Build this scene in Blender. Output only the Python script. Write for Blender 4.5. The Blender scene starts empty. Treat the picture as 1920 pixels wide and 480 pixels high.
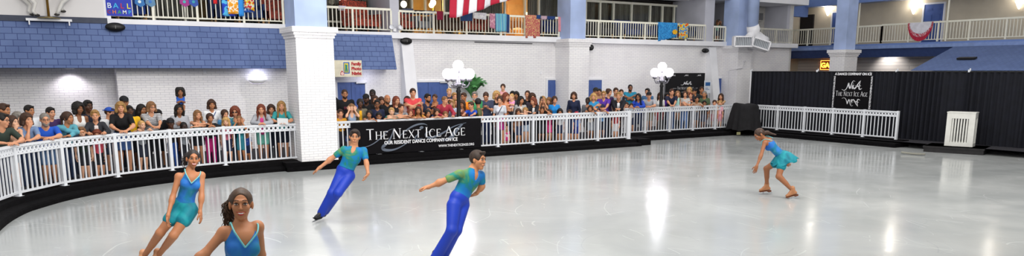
import bpy, math, random
import numpy as np
from mathutils import Vector, Matrix
random.seed(7); rng = np.random.RandomState(7)
# ------------------------------------------------------------------ camera, world, lights
S = bpy.context.scene
COL = S.collection
F, PX, PY, HZ, CZ = 1400.0, 960.0, 395.0, 133.0, 2.49
TH = math.atan((PY - HZ) / F); YAW = math.radians(31.5)
cam = bpy.data.objects.new('camera', bpy.data.cameras.new('camera')); COL.objects.link(cam)
cam.location = (0, 0, CZ); cam.rotation_euler = (math.pi/2 - TH, 0, -YAW)
cam.data.sensor_width = 36; cam.data.lens = F/1920*36; cam.data.shift_y = (PY-240)/1920
cam.data.clip_end = 200; S.camera = cam
S.view_settings.view_transform = 'Standard'; S.view_settings.look = 'None'
S.view_settings.gamma = 1; S.view_settings.use_curve_mapping = False
S.view_settings.exposure = -0.12
w = bpy.data.worlds.new('world'); S.world = w; w.use_nodes = True
w.node_tree.nodes['Background'].inputs[0].default_value = (1, .99, .98, 1)
w.node_tree.nodes['Background'].inputs[1].default_value = .72
def area(name, loc, size, power, rot=(0, 0, 0), col=(1, .97, .93), sy=None):
    l = bpy.data.lights.new(name, 'AREA'); l.energy = power; l.color = col
    l.size = size
    if sy: l.shape = 'RECTANGLE'; l.size_y = sy
    o = bpy.data.objects.new(name, l); o.location = loc; o.rotation_euler = rot; COL.objects.link(o); return o
area('atrium_fill_light', (3, 12, 9.5), 5, 430)  # soft overhead fill over the rink
area('atrium_fill_light', (12, 14, 9.5), 5, 430)
area('atrium_fill_light', (20, 12, 9.5), 5, 330)
area('atrium_fill_light', (2.5, 6, 6.5), 4, 780, (math.radians(66), 0, -.15))  # this and the next: low frontal fill added to brighten the walls, no lamp there
area('atrium_fill_light', (13, 5, 6.5), 4, 620, (math.radians(66), 0, -.25))
def spot(name, loc, tgt, power, ang, col=(1, 1, 1), r=.05):
    l = bpy.data.lights.new(name, 'SPOT'); l.energy = power; l.color = col; l.spot_size = math.radians(ang); l.spot_blend = .7; l.shadow_soft_size = r
    o = bpy.data.objects.new(name, l); o.location = loc; COL.objects.link(o)
    o.rotation_euler = (Vector(tgt)-Vector(loc)).to_track_quat('-Z', 'Y').to_euler(); return o
def point(name, loc, power, col=(1, 1, 1), r=.08):
    l = bpy.data.lights.new(name, 'POINT'); l.energy = power; l.color = col; l.shadow_soft_size = r
    o = bpy.data.objects.new(name, l); o.location = loc; COL.objects.link(o); return o
spot('mansard_spot', (6.4, 8, 7.5), (3.7, 22.8, 3.0), 1700, 22, (1, .94, .97), .12)
# ------------------------------------------------------------------ camera model used to read places off the survey photo
_f = np.array([math.sin(YAW)*math.cos(TH), math.cos(YAW)*math.cos(TH), -math.sin(TH)])
_r = np.array([math.cos(YAW), -math.sin(YAW), 0.]); _u = np.cross(_r, _f); CAM = np.array([0, 0, CZ])
def ray(px, py): return _f + _r*(px-PX)/F - _u*(py-PY)/F
def onz(px, py, z): d = ray(px, py); return CAM + d*(z-CZ)/d[2]
def ony(px, py, y): d = ray(px, py); return CAM + d*y/d[1]
def onx(px, py, x): d = ray(px, py); return CAM + d*x/d[0]
def atd(px, py, d): return CAM + ray(px, py)*d           # at depth d along the view axis
# ------------------------------------------------------------------ materials
MATS = {}
def nodes(name):
    m = bpy.data.materials.new(name); m.use_nodes = True
    return m, m.node_tree.nodes, m.node_tree.links, m.node_tree.nodes['Principled BSDF']
def srgb(h):
    if isinstance(h, str):
        h = h.lstrip('#'); c = [int(h[i:i+2], 16)/255 for i in (0, 2, 4)]
    else: c = h
    return tuple([(x/12.92 if x <= .04045 else ((x+.055)/1.055)**2.4) for x in c]) + (1,)
def M(h, rough=.6, metal=0, noise=.10, scale=6, spec=.4, bump=0, emit=0):
    key = (h, rough, metal, noise, scale, bump, emit)
    if key in MATS: return MATS[key]
    m, N, L, b = nodes('surface_' + str(h).strip('#'))
    c = srgb(h)
    if noise:
        tc = N.new('ShaderNodeTexCoord'); n = N.new('ShaderNodeTexNoise'); n.inputs['Scale'].default_value = scale
        r = N.new('ShaderNodeValToRGB'); L.new(tc.outputs['Object'], n.inputs['Vector']); L.new(n.outputs['Fac'], r.inputs['Fac'])
        r.color_ramp.elements[0].position = .3; r.color_ramp.elements[1].position = .7
        r.color_ramp.elements[0].color = tuple(x*(1-noise) for x in c[:3])+(1,); r.color_ramp.elements[1].color = tuple(min(1, x*(1+noise)) for x in c[:3])+(1,)
        L.new(r.outputs['Color'], b.inputs['Base Color'])
        if bump:
            bp = N.new('ShaderNodeBump'); bp.inputs['Strength'].default_value = bump; bp.inputs['Distance'].default_value = .02
            L.new(n.outputs['Fac'], bp.inputs['Height']); L.new(bp.outputs['Normal'], b.inputs['Normal'])
    else: b.inputs['Base Color'].default_value = c
    b.inputs['Roughness'].default_value = rough; b.inputs['Metallic'].default_value = metal
    b.inputs['Specular IOR Level'].default_value = spec
    if emit:
        b.inputs['Emission Color'].default_value = c; b.inputs['Emission Strength'].default_value = emit
    MATS[key] = m; return m
def brick_mat(name, c1, c2, mortar, bw, bh, msize, rough=.6, bump=.4, dirt=None, offs=.5, squash=1, bias=0):
    m, N, L, b = nodes(name)
    uv = N.new('ShaderNodeUVMap'); t = N.new('ShaderNodeTexBrick')
    L.new(uv.outputs['UV'], t.inputs['Vector'])
    for k, v in (('Color1', srgb(c1)), ('Color2', srgb(c2)), ('Mortar', srgb(mortar)), ('Scale', 1), ('Mortar Size', msize), ('Brick Width', bw), ('Row Height', bh), ('Bias', bias)): t.inputs[k].default_value = v
    t.inputs['Mortar Smooth'].default_value = .3; t.offset = offs
    col = t.outputs['Color']
    if dirt:
        tc = N.new('ShaderNodeTexCoord'); n = N.new('ShaderNodeTexNoise'); n.inputs['Scale'].default_value = .9; n.inputs['Detail'].default_value = 6
        L.new(tc.outputs['Object'], n.inputs['Vector'])
        mx = N.new('ShaderNodeMix'); mx.data_type = 'RGBA'; mx.blend_type = 'MULTIPLY'
        r = N.new('ShaderNodeValToRGB'); r.color_ramp.elements[0].color = srgb(dirt); r.color_ramp.elements[1].color = (1, 1, 1, 1)
        r.color_ramp.elements[0].position = .25; r.color_ramp.elements[1].position = .55
        L.new(n.outputs['Fac'], r.inputs['Fac']); mx.inputs[0].default_value = .6
        L.new(col, mx.inputs[6]); L.new(r.outputs['Color'], mx.inputs[7]); col = mx.outputs[2]
    L.new(col, b.inputs['Base Color'])
    bp = N.new('ShaderNodeBump'); bp.inputs['Strength'].default_value = bump; bp.inputs['Distance'].default_value = .01; bp.invert = True
    L.new(t.outputs['Fac'], bp.inputs['Height']); L.new(bp.outputs['Normal'], b.inputs['Normal'])
    b.inputs['Roughness'].default_value = rough; b.inputs['Specular IOR Level'].default_value = .3
    return m
BRICK = brick_mat('white_painted_brick', '#f3f2f2', '#eeedef', '#cfced3', .23, .0655, .006, dirt='#e6e4e8')
SHINGLE = brick_mat('blue_shingle', '#677aa6', '#5e709c', '#435181', .27, .155, .008, rough=.85, bump=.8, dirt='#c8cede', offs=.37)
def ice_material():
    m, N, L, b = nodes('rink_ice')
    tc = N.new('ShaderNodeTexCoord')
    def noise(sc, det, dist=0):
        n = N.new('ShaderNodeTexNoise'); n.inputs['Scale'].default_value = sc; n.inputs['Detail'].default_value = det; n.inputs['Distortion'].default_value = dist
        L.new(tc.outputs['Object'], n.inputs['Vector']); return n
    n1 = noise(.35, 5, .6); r1 = N.new('ShaderNodeValToRGB')
    r1.color_ramp.elements[0].position = .3; r1.color_ramp.elements[0].color = srgb('#a4a8a8')
    r1.color_ramp.elements[1].position = .7; r1.color_ramp.elements[1].color = srgb('#b9bcbb')
    L.new(n1.outputs['Fac'], r1.inputs['Fac'])
    # blade marks: thin rings of distance-to-circle from several voronoi scales
    cur = r1.outputs['Color']; hsum = None
    for sc, wd, st, off in ((.22, .0040, .36, 0), (.31, .0045, .3, 5), (.5, .007, .2, 11), (.13, .0025, .4, 17), (.8, .009, .15, 23), (.27, .004, .3, 31)):
        mp = N.new('ShaderNodeMapping'); mp.inputs['Location'].default_value = (off, off*.7, 0); mp.inputs['Scale'].default_value = (1, .6, 1); mp.inputs['Rotation'].default_value = (0, 0, off)
        ad = N.new('ShaderNodeVectorMath'); ad.operation = 'ADD'
        dn = noise(.5, 2); sc_ = N.new('ShaderNodeVectorMath'); sc_.operation = 'SCALE'; sc_.inputs['Scale'].default_value = .5
        L.new(dn.outputs['Color'], sc_.inputs[0]); L.new(tc.outputs['Object'], ad.inputs[0]); L.new(sc_.outputs[0], ad.inputs[1])
        L.new(ad.outputs[0], mp.inputs['Vector'])
        v = N.new('ShaderNodeTexVoronoi'); v.inputs['Scale'].default_value = sc; v.inputs['Randomness'].default_value = 1
        L.new(mp.outputs['Vector'], v.inputs['Vector'])
        mo = N.new('ShaderNodeMath'); mo.operation = 'PINGPONG'; mo.inputs[1].default_value = .13
        L.new(v.outputs['Distance'], mo.inputs[0])
        le = N.new('ShaderNodeMath'); le.operation = 'LESS_THAN'; le.inputs[1].default_value = wd*.35
        L.new(mo.outputs[0], le.inputs[0])
        br = noise(1.1, 2); gt = N.new('ShaderNodeMath'); gt.operation = 'GREATER_THAN'; gt.inputs[1].default_value = .53
        L.new(br.outputs['Fac'], gt.inputs[0])
        mu = N.new('ShaderNodeMath'); mu.operation = 'MULTIPLY'; L.new(le.outputs[0], mu.inputs[0]); L.new(gt.outputs[0], mu.inputs[1])
        mk = N.new('ShaderNodeMath'); mk.operation = 'MULTIPLY'; mk.inputs[1].default_value = st; L.new(mu.outputs[0], mk.inputs[0])
        mx = N.new('ShaderNodeMix'); mx.data_type = 'RGBA'; mx.inputs[7].default_value = srgb('#dadedd' if off != 11 else '#8f9598')
        L.new(mk.outputs[0], mx.inputs[0]); L.new(cur, mx.inputs[6]); cur = mx.outputs[2]
    L.new(cur, b.inputs['Base Color'])
    n2 = noise(1.2, 6, 1); mr = N.new('ShaderNodeMapRange'); mr.inputs['From Min'].default_value = .3; mr.inputs['From Max'].default_value = .7
    mr.inputs['To Min'].default_value = .10; mr.inputs['To Max'].default_value = .21
    L.new(n2.outputs['Fac'], mr.inputs['Value']); L.new(mr.outputs['Result'], b.inputs['Roughness'])
    b.inputs['IOR'].default_value = 1.4; b.inputs['Specular IOR Level'].default_value = .5
    n3 = noise(14, 4); bp = N.new('ShaderNodeBump'); bp.inputs['Strength'].default_value = .05; bp.inputs['Distance'].default_value = .01
    L.new(n3.outputs['Fac'], bp.inputs['Height']); L.new(bp.outputs['Normal'], b.inputs['Normal'])
    return m
ICE = ice_material()
WHITE = M('#dcdfe4', .35, noise=.03); WPAINT = M('#e9eaee', .6, noise=.05, scale=2); CREAM = M('#e8e6d6', .5, noise=.04)
BLACK = M('#121214', .55, noise=.3); BLUEP = M('#a6b8de', .7, noise=.12, scale=1.5, bump=.1); DOORB = M('#47609e', .5, noise=.08)
NAVY = M('#1c2748', .6); GREYW = M('#b9bac4', .75, noise=.05, scale=2); DARK = M('#2a2622', .8)
# ------------------------------------------------------------------ mesh helpers
def obj(name, verts, faces, mat, parent=None, smooth=False, uv=True, mats=None, midx=None, loc=None):
    me = bpy.data.meshes.new(name); me.from_pydata([tuple(v) for v in verts], [], faces); me.update()
    if mats:
        for m_ in mats: me.materials.append(m_)
        if midx is not None: me.polygons.foreach_set('material_index', np.asarray(midx, dtype=np.int32))
    else: me.materials.append(mat)
    if smooth: me.polygons.foreach_set('use_smooth', np.ones(len(me.polygons), dtype=bool))
    if uv:
        l = me.uv_layers.new(name='UVMap')
        for p in me.polygons:
            n = p.normal; ax = max(range(3), key=lambda i: abs(n[i]))
            for li in p.loop_indices:
                c = me.vertices[me.loops[li].vertex_index].co
                l.data[li].uv = (c.y, c.z) if ax == 0 else ((c.x, c.z) if ax == 1 else (c.x, c.y))
    o = bpy.data.objects.new(name, me); COL.objects.link(o)
    if loc is not None: o.location = loc
    if parent: o.parent = parent
    return o
def root(name, loc=(0, 0, 0)):
    o = bpy.data.objects.new(name, None); o.empty_display_size = .2; o.location = loc; COL.objects.link(o); return o
def tag(o, label, cat, group=None, kind=None):
    o['label'] = label; o['category'] = cat
    if group: o['group'] = group
    if kind: o['kind'] = kind
    return o
def struct(o): o['kind'] = 'structure'; return o
class MB:
    """collects shapes into one mesh; org is subtracted so that a child sits in its parent's frame"""
    def __init__(s, org=(0, 0, 0)): s.v = []; s.f = []; s.o = Vector(org); s.mi = []; s.cur = 0
    def add(s, vs, fs):
        b = len(s.v); s.v += [tuple(Vector(v)-s.o) for v in vs]; s.f += [tuple(b+i for i in f) for f in fs]; s.mi += [s.cur]*len(fs)
    def box(s, x0, x1, y0, y1, z0, z1, T=None):
        vs = [Vector((x, y, z)) for z in (z0, z1) for y in (y0, y1) for x in (x0, x1)]
        if T is not None: vs = [T @ v for v in vs]
        s.add(vs, [(0, 2, 3, 1), (4, 5, 7, 6), (0, 1, 5, 4), (2, 6, 7, 3), (0, 4, 6, 2), (1, 3, 7, 5)])
    def tube(s, pts, rs, n=8, cap=True):
        pts = [Vector(p) for p in pts]; rs = rs if hasattr(rs, '__len__') else [rs]*len(pts); vs = []; up = None
        for i, p in enumerate(pts):
            d = (pts[min(i+1, len(pts)-1)] - pts[max(i-1, 0)]).normalized()
            if up is None: up = Vector((0, 0, 1)) if abs(d.z) < .9 else Vector((1, 0, 0))
            a = up - d*up.dot(d)
            if a.length < 1e-4: a = d.orthogonal()
            a.normalize(); up = a; b = d.cross(a)
            for k in range(n):
                t = 2*math.pi*k/n; vs.append(p + (a*math.cos(t)+b*math.sin(t))*rs[i])
        fs = [(i*n+k, i*n+(k+1) % n, (i+1)*n+(k+1) % n, (i+1)*n+k) for i in range(len(pts)-1) for k in range(n)]
        if cap: fs += [tuple(range(n-1, -1, -1)), tuple((len(pts)-1)*n+k for k in range(n))]
        s.add(vs, fs)
    def ell(s, c, r, R=None, nu=12, nv=8):
        vs = []; c = Vector(c)
        for j in range(nv+1):
            ph = math.pi*j/nv
            for i in range(nu):
                t = 2*math.pi*i/nu; v = Vector((r[0]*math.sin(ph)*math.cos(t), r[1]*math.sin(ph)*math.sin(t), r[2]*math.cos(ph)))
                vs.append(c + (R @ v if R is not None else v))
        s.add(vs, [(j*nu+i, (j+1)*nu+i, (j+1)*nu+(i+1) % nu, j*nu+(i+1) % nu) for j in range(nv) for i in range(nu)])
    def lathe(s, prof, c=(0, 0, 0), n=20):
        c = Vector(c); vs = [c + Vector((r*math.cos(2*math.pi*k/n), r*math.sin(2*math.pi*k/n), z)) for r, z in prof for k in range(n)]
        s.add(vs, [(i*n+k, i*n+(k+1) % n, (i+1)*n+(k+1) % n, (i+1)*n+k) for i in range(len(prof)-1) for k in range(n)])
    def prism(s, poly, axis, a0, a1):
        """polygon in the two other axes, extruded along axis"""
        def P(u, v, a): return {'x': (a, u, v), 'y': (u, a, v), 'z': (u, v, a)}[axis]
        n = len(poly); vs = [P(u, v, a0) for u, v in poly] + [P(u, v, a1) for u, v in poly]
        s.add(vs, [tuple(range(n)), tuple(range(2*n-1, n-1, -1))] + [(i, n+i, n+(i+1) % n, (i+1) % n) for i in range(n)])
    def build(s, name, mat, parent=None, smooth=False, mats=None, loc=None):
        return obj(name, s.v, s.f, mat, parent, smooth, mats=mats, midx=s.mi if mats else None, loc=loc)
def put(o, loc=(0, 0, 0)): o.location = loc; return o
def copy_tree(o, parent=None):
    c = o.copy(); COL.objects.link(c); c.parent = parent
    for ch in list(o.children): copy_tree(ch, c)
    return c
def setbox(name, *a, mat=None, parent=None):
    m = MB(); m.box(*a); return m.build(name, mat, parent)
# ------------------------------------------------------------------ setting: ice, kerb, deck, walls
K = .88
YA, YL, ZF = 23.8, 23.1, .2
struct(obj('floor_ice', [(-12, -6, 0), (30, -6, 0), (30, 24, 0), (-12, 24, 0)], [(0, 1, 2, 3)], ICE))
raw = [(-1.75, -4), (-1.8, 4), (-1.75, 10), (-1.62, 14), (-1.4, 16.6), (-1.05, 18.01), (-.72, 18.6), (-.3, 19.3), (.35, 20.03), (1.16, 20.65), (2.27, 21.24), (3.66, 21.69), (4.9, 21.9), (6.0, 22.05), (7.5, 22.15), (12, 22.2), (19.15, 22.2)]
def resample(P, step):
    P = [Vector((x, y, 0)) for x, y in P]; out = [P[0]]; acc = 0
    for a, b in zip(P, P[1:]):
        L_ = (b-a).length; t = step-acc
        while t <= L_: out.append(a+(b-a)*(t/L_)); t += step
        acc = L_-(t-step)
    return out
def smooth_path(P, it=3):
    for _ in range(it):
        Q = [P[0]]
        for a, b in zip(P, P[1:]): Q += [(a[0]*.75+b[0]*.25, a[1]*.75+b[1]*.25), (a[0]*.25+b[0]*.75, a[1]*.25+b[1]*.75)]
        P = Q+[P[-1]]
    return P
PATH = smooth_path([(x*K, y*K) for x, y in raw], 2)
def sweep(mb, path, prof):
    """profile (offset to the right of travel = towards the ice, z) swept along a plan path"""
    vs = []; n = len(prof)
    for i, p in enumerate(path):
        a = Vector(path[max(i-1, 0)]); b = Vector(path[min(i+1, len(path)-1)]); d = (b-a).normalized(); nrm = Vector((d.y, -d.x))
        for o_, z in prof: vs.append((p[0]+nrm.x*o_, p[1]+nrm.y*o_, z))
    fs = [(i*n+k, (i+1)*n+k, (i+1)*n+(k+1) % n, i*n+(k+1) % n) for i in range(len(path)-1) for k in range(n)]
    fs += [tuple(range(n)), tuple((len(path)-1)*n+k for k in range(n-1, -1, -1))]
    mb.add(vs, fs)
KERB = M('#060507', .8, noise=.5, scale=9, bump=.3, spec=.1)
kp = [(-.25, -.02), (-.25, .22), (.10, .225), (.13, .205), (.16, .12), (.36, .10), (.39, .07), (.40, -.02)]
k1 = MB(); sweep(k1, PATH, kp); struct(k1.build('trim_1', KERB))
k2 = MB(); sweep(k2, [(17.0, 21.1), (20, 21.1), (23.2, 21.1), (23.75, 20.8), (24.05, 20.2), (24.1, 17), (24.1, 14.35)], [(-.25, -.02), (-.25, .22), (.10, .225), (.16, .15), (.5, .13), (.52, .1), (.54, -.02)]); struct(k2.build('trim_2', KERB))
kb = MB(); kb.box(4.9, 6.45, 18.84, 19.4, -.02, .215); kb.box(4.9, 6.5, 18.74, 18.9, -.02, .10); struct(kb.build('trim_0', KERB))
# a step that closes the gap between the two kerb lines
k3 = MB(); k3.box(16.85, 17.4, 19.3, 21.3, -.01, .215); struct(k3.build('trim_3', KERB))
CARPET = M('#2b2a30', .95, noise=.4, scale=20)
vs = []; 
for x, y in PATH: vs += [(x, y, ZF), (min(x-3, -6) if y < 16 else x, 24.6 if y >= 16 else y, ZF)]
pl = [p for p in PATH]
dk = MB()
lp = [p for p in pl if p[1] < 16.2]; rp = [p for p in pl if p[1] >= 16.2]
vs = []
for x, y in lp: vs += [(x, y, ZF), (-9, y, ZF)]
x0, y0 = rp[0]; vs += [(x0, y0, ZF), (-9, y0, ZF)]
dk.add(vs, [(2*i, 2*i+1, 2*i+3, 2*i+2) for i in range(len(vs)//2-1)])
dk.add([(-9, y0, ZF), (x0, y0, ZF), (x0, 24.2, ZF), (-9, 24.2, ZF)], [(0, 1, 2, 3)])
vs = []
for x, y in rp: vs += [(x, y, ZF), (x, 24.2, ZF)]
dk.add(vs, [(2*i, 2*i+1, 2*i+3, 2*i+2) for i in range(len(vs)//2-1)])
xe = rp[-1][0]
dk.add([(xe, 21.1, ZF), (23.9, 21.1, ZF), (23.9, 24.2, ZF), (xe, 24.2, ZF)], [(0, 1, 2, 3)])
dk.add([(23.85, 2, ZF-.01), (34, 2, ZF-.01), (34, 27, ZF-.01), (23.85, 27, ZF-.01)], [(0, 1, 2, 3)])
struct(dk.build('floor_deck', CARPET))
# wall A (long wall with balconies above)
struct(setbox('wall_left', -9, 29.9, YA, YA+.3, 0, 3.55, mat=BRICK))
xr = ony(219, 150, YL)[0]
struct(setbox('wall_front', xr, 7.4, YL, YA, 0, 2.95, mat=BRICK))
# mansard roofs
def mansard(x0, x1, yb, yt, zb, zt, lab):
    m = MB(); m.prism([(yb, zb), (yt, zt), (YA, zt), (YA, zb+.02), (yb+.06, zb-.01)], 'x', x0, x1)
    o = m.build('mansard_roof', SHINGLE); o.location = (0, 0, 0); return tag(o, lab, 'roof')
mz = ony(300, 47, 22.95)[2]
mansard(-9, 6.3, 22.5, 22.95, ony(270, 127.5, 22.5)[2], mz, 'long blue shingled mansard roof over the white brick wall at the left')
mansard(7.1, ony(744, 128, 22.95)[0], 22.95, 23.3, ony(740, 130, 22.95)[2], ony(740, 66, 23.3)[2], 'short blue shingled mansard roof over the photo booth door')
# brick pillars with blue shafts
def pillar(n, x0, x1, y0, y1, zt, cols=(0, 0, 0, 0), taper=0):
    m = MB(); m.box(x0, x1, y0, y1, .21 if n == 1 else 0, zt-.2)
    for i, (e, za, zb) in enumerate(((.03, zt-.27, zt-.2), (.06, zt-.2, zt-.13), (.1, zt-.13, zt))): m.box(x0-e, x1+e, y0-e, y1+e, za, zb)
    struct(m.build('wall_pillar_%d' % n, BRICK))
    s = MB(); s.box(x0+cols[0], x1-cols[1], y0+cols[2], y1-cols[3], zt, 9); struct(s.build('wall_shaft_%d' % n, BLUEP))
y1_ = 21.5*K
pillar(1, 6.05*K, onz(627, 297, .22)[0]+.02, y1_, y1_+1.0, ony(580, 50, y1_)[2], (.02, .12, .05, .05))
pillar(2, 16.5, 17.42, YA-.92, YA+.02, ony(1085, 73, YA-.9)[2], (.1, .12, .1, .0))
pillar(3, 25.43, 26.27, YA-.92, YA+.02, ony(1385, 85, YA-.9)[2], (.02, -.15, .1, .0))
pillar(4, 28.3, 29.15, 19.75, 20.45, onx(1580, 93, 28.3)[2], (.12, .1, .08, .05))
# tapered fins standing out from wall A
for n, (xx, pr0, pr1) in enumerate(((ony(744, 66, YA)[0]+.1, .12, .75), (ony(1326, 88, YA)[0], .12, .75))):
    m = MB(); m.prism([(YA, 0), (YA-pr1, 0), (YA-pr1*.8, .8), (YA-pr0, 3.5), (YA, 3.5)], 'x', xx, xx+.42); struct(m.build('wall_fin_%d' % (n+1), WPAINT))
# balcony slabs of wall A and back walls
def slab(n, x0, x1, yf, z0, z1, mat): struct(setbox('wall_balcony_slab_%d' % n, x0, x1, yf, 25.6, z0, z1, mat=mat))
slab(1, 1.45, 6.2, 22.95, 3.55, mz+.13, WPAINT)
slab(2, 6.2, 30.2, YA-.22, 3.55, 3.74, WPAINT)
slab(3, -9, 30.6, YA-.35, 5.5, 5.75, WPAINT)
struct(setbox('wall_left_upper', -9, 30.6, 24.9, 25.1, 5.75, 9, mat=WPAINT))
struct(setbox('wall_mural', -9, 1.45, 23.0, 23.3, mz+.14, 5.5, mat=M('#e4e2e2', .7, noise=.05, scale=1)))
struct(setbox('trim_4', -9, 1.5, 22.93, 23.3, mz, mz+.14, mat=M('#4a4f5e', .8)))
for n, (a, b, yf) in enumerate(((1.45, 1.6, 23.0), (6.9, 7.2, 23.6), (ony(727, 20, YA)[0], ony(744, 20, YA)[0], 23.62), (ony(1318, 20, YA)[0]-.05, ony(1334, 20, YA)[0], 23.62), (26.3, 26.45, 24.0), (29.7, 29.9, 23.9))):
    struct(setbox('wall_partition_%d' % (n+1), a, b, yf, 25.6, 3.6, 5.6, mat=GREYW if n else WPAINT))
struct(setbox('wall_corner', 29.9, 30.15, YA+.1, 26.3, 0, 9, mat=M('#d3d2cf', .7, noise=.05)))
struct(setbox('wall_stair_back', 26.3, 29.8, 25.2, 25.4, 3.6, 5.6, mat=M('#bdbab4', .8)))
# ------------------------------------------------------------------ windows behind the balconies
CURT_M, N_, L_, b_ = nodes('pleated_curtain')
tc_ = N_.new('ShaderNodeTexCoord'); wv = N_.new('ShaderNodeTexWave'); wv.inputs['Scale'].default_value = 3.2; wv.inputs['Distortion'].default_value = 1.2; wv.inputs['Detail'].default_value = 1
L_.new(tc_.outputs['Object'], wv.inputs['Vector']); rp_ = N_.new('ShaderNodeValToRGB'); rp_.color_ramp.elements[0].color = srgb('#4d463c'); rp_.color_ramp.elements[1].color = srgb('#7d766a')
L_.new(wv.outputs['Fac'], rp_.inputs['Fac']); L_.new(rp_.outputs['Color'], b_.inputs['Base Color']); b_.inputs['Roughness'].default_value = .9
def pleats(x0, x1, y, z0, z1, mat, name='curtain', parent=None, amp=.03, wl=.13, axis='x', jit=0):
    n = max(4, int(abs(x1-x0)/wl*6)); vs = []; ph = random.random()*6
    for i in range(n+1):
        t = x0+(x1-x0)*i/n; d = amp*math.sin(2*math.pi*(t-x0)/wl + .9*math.sin(t*3.1)+ph)*(1+jit*math.sin(t*1.7+ph))
        for z, k in ((z1, .8), ((z0+z1)/2, 1), (z0, 1.2)):
            vs.append((t, y+d*k, z) if axis == 'x' else (y+d*k, t, z))
    fs = [(i*3+j, i*3+j+1, i*3+j+4, i*3+j+3) for i in range(n) for j in range(2)]
    return obj(name, vs, fs, mat, parent, smooth=True)
GLASS, N_, L_, b_ = nodes('window_glass')
b_.inputs['Base Color'].default_value = (.8, .85, .85, 1); b_.inputs['Roughness'].default_value = .03; b_.inputs['Transmission Weight'].default_value = 1; b_.inputs['IOR'].default_value = 1.02
b_.inputs['Coat Weight'].default_value = .3; b_.inputs['Coat Roughness'].default_value = .03
wn = [0]
def window(x0, x1, y, z0, z1, mull, curtains, rail=None):
    """glazed wall: cream frame, panes, pleated curtains behind; curtains = x ranges"""
    wn[0] += 1; r = root('window_%d' % wn[0]); struct(r)
    m = MB(); t = .05
    m.box(x0, x1, y, y+.1, z1-.09, z1); m.box(x0, x1, y, y+.1, z0, z0+.07)
    for x in [x0]+list(mull)+[x1-t]: m.box(x, x+t*1.2, y-.01, y+.1, z0, z1)
    if rail: m.box(x0, x1, y, y+.09, rail, rail+.06)
    m.build('window_frame', CREAM, r)
    p = MB(); p.box(x0, x1, y+.05, y+.056, z0, z1); p.build('pane', GLASS, r)
    for a, b in curtains: pleats(a, b, y+.22, z0, z1, CURT_M, 'curtain', r)
YB = 25.3
def wx(px): return ony(px, 20, YB)[0]
window(1.6, wx(548)+.3, YB, 3.7, 5.5, [wx(287), wx(345), wx(420), wx(497), wx(530)], [(1.6, wx(375)), (wx(405), wx(548)+.3)], rail=4.05)
window(wx(600), wx(722), YB, 3.7, 5.5, [wx(648), wx(706)], [(wx(600), wx(722))], rail=4.1)
window(wx(738), wx(1052), YB, 3.7, 5.5, [wx(772), wx(797), wx(832), wx(856), wx(946), wx(984), wx(1010)], [(wx(738), wx(774)), (wx(832), wx(857)), (wx(870), wx(946)), (wx(995), wx(1052))], rail=None)
window(wx(1098), wx(1296), YB, 3.7, 5.36, [wx(1125), wx(1150), wx(1184), wx(1219), wx(1242), wx(1264)], [(wx(1098), wx(1122)), (wx(1127), wx(1147)), (wx(1152), wx(1296))], rail=None)
window(wx(1330), 26.3, YB, 3.7, 5.2, [wx(1352)], [(25.5, 26.3)], rail=None)
struct(setbox('wall_room_back', -3, 30, 28.2, 28.4, 3.5, 5.8, mat=M('#b08a5c', .8)))
for a in (wx(738)-.1, wx(870), wx(946)-.05, wx(1052), wx(1330)-.2): struct(setbox('wall_room_side', a, a+.08, 25.5, 28.2, 3.6, 5.5, mat=M('#b9a27c', .8)))
struct(setbox('ceiling_room', -3, 30, 25.1, 28.3, 5.5, 5.6, mat=WPAINT))
struct(setbox('floor_room', -3, 30, 25.6, 28.3, 3.55, 3.7, mat=M('#5a4638', .9)))
# ------------------------------------------------------------------ fences round the rink
def posts_box(m, x, y, z0, z1, w_, ang=0):
    T = Matrix.Translation((x, y, 0)) @ Matrix.Rotation(ang, 4, 'Z'); m.box(-w_/2, w_/2, -w_/2, w_/2, z0, z1, T)
bal_mesh = {}
def baluster(L_, w_, mat, name='baluster'):
    k_ = (round(L_, 3), w_, mat.name)
    if k_ not in bal_mesh:
        m = MB(); m.box(-w_/2, w_/2, -w_/2, w_/2, 0, L_); o = m.build(name, mat); bal_mesh[k_] = o.data; bpy.data.objects.remove(o)
    o = bpy.data.objects.new(name, bal_mesh[k_]); COL.objects.link(o); return o
def hole_strip(m, L_, z0, z1, n, r, t=.03):
    """plate with a row of round holes, along local x"""
    w_ = L_/n; zc = (z0+z1)/2; N = 16
    for i in range(n):
        cx = (i+.5)*w_; sq = []; ci = []
        for k in range(N):
            a = 2*math.pi*k/N+math.pi/N; c, s_ = math.cos(a), math.sin(a); q = max(abs(c)/(w_/2), abs(s_)/((z1-z0)/2))
            sq.append((cx+c/q, zc+s_/q)); ci.append((cx+r*c, zc+r*s_))
        vs = [(x, -t/2, z) for x, z in sq]+[(x, -t/2, z) for x, z in ci]+[(x, t/2, z) for x, z in ci]+[(x, t/2, z) for x, z in sq]
        m.add(vs, [(b*N+k, b*N+(k+1) % N, (b+1)*N+(k+1) % N, (b+1)*N+k) for b in range(3) for k in range(N)])
FZ0, FZ1 = .25, 1.165
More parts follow.
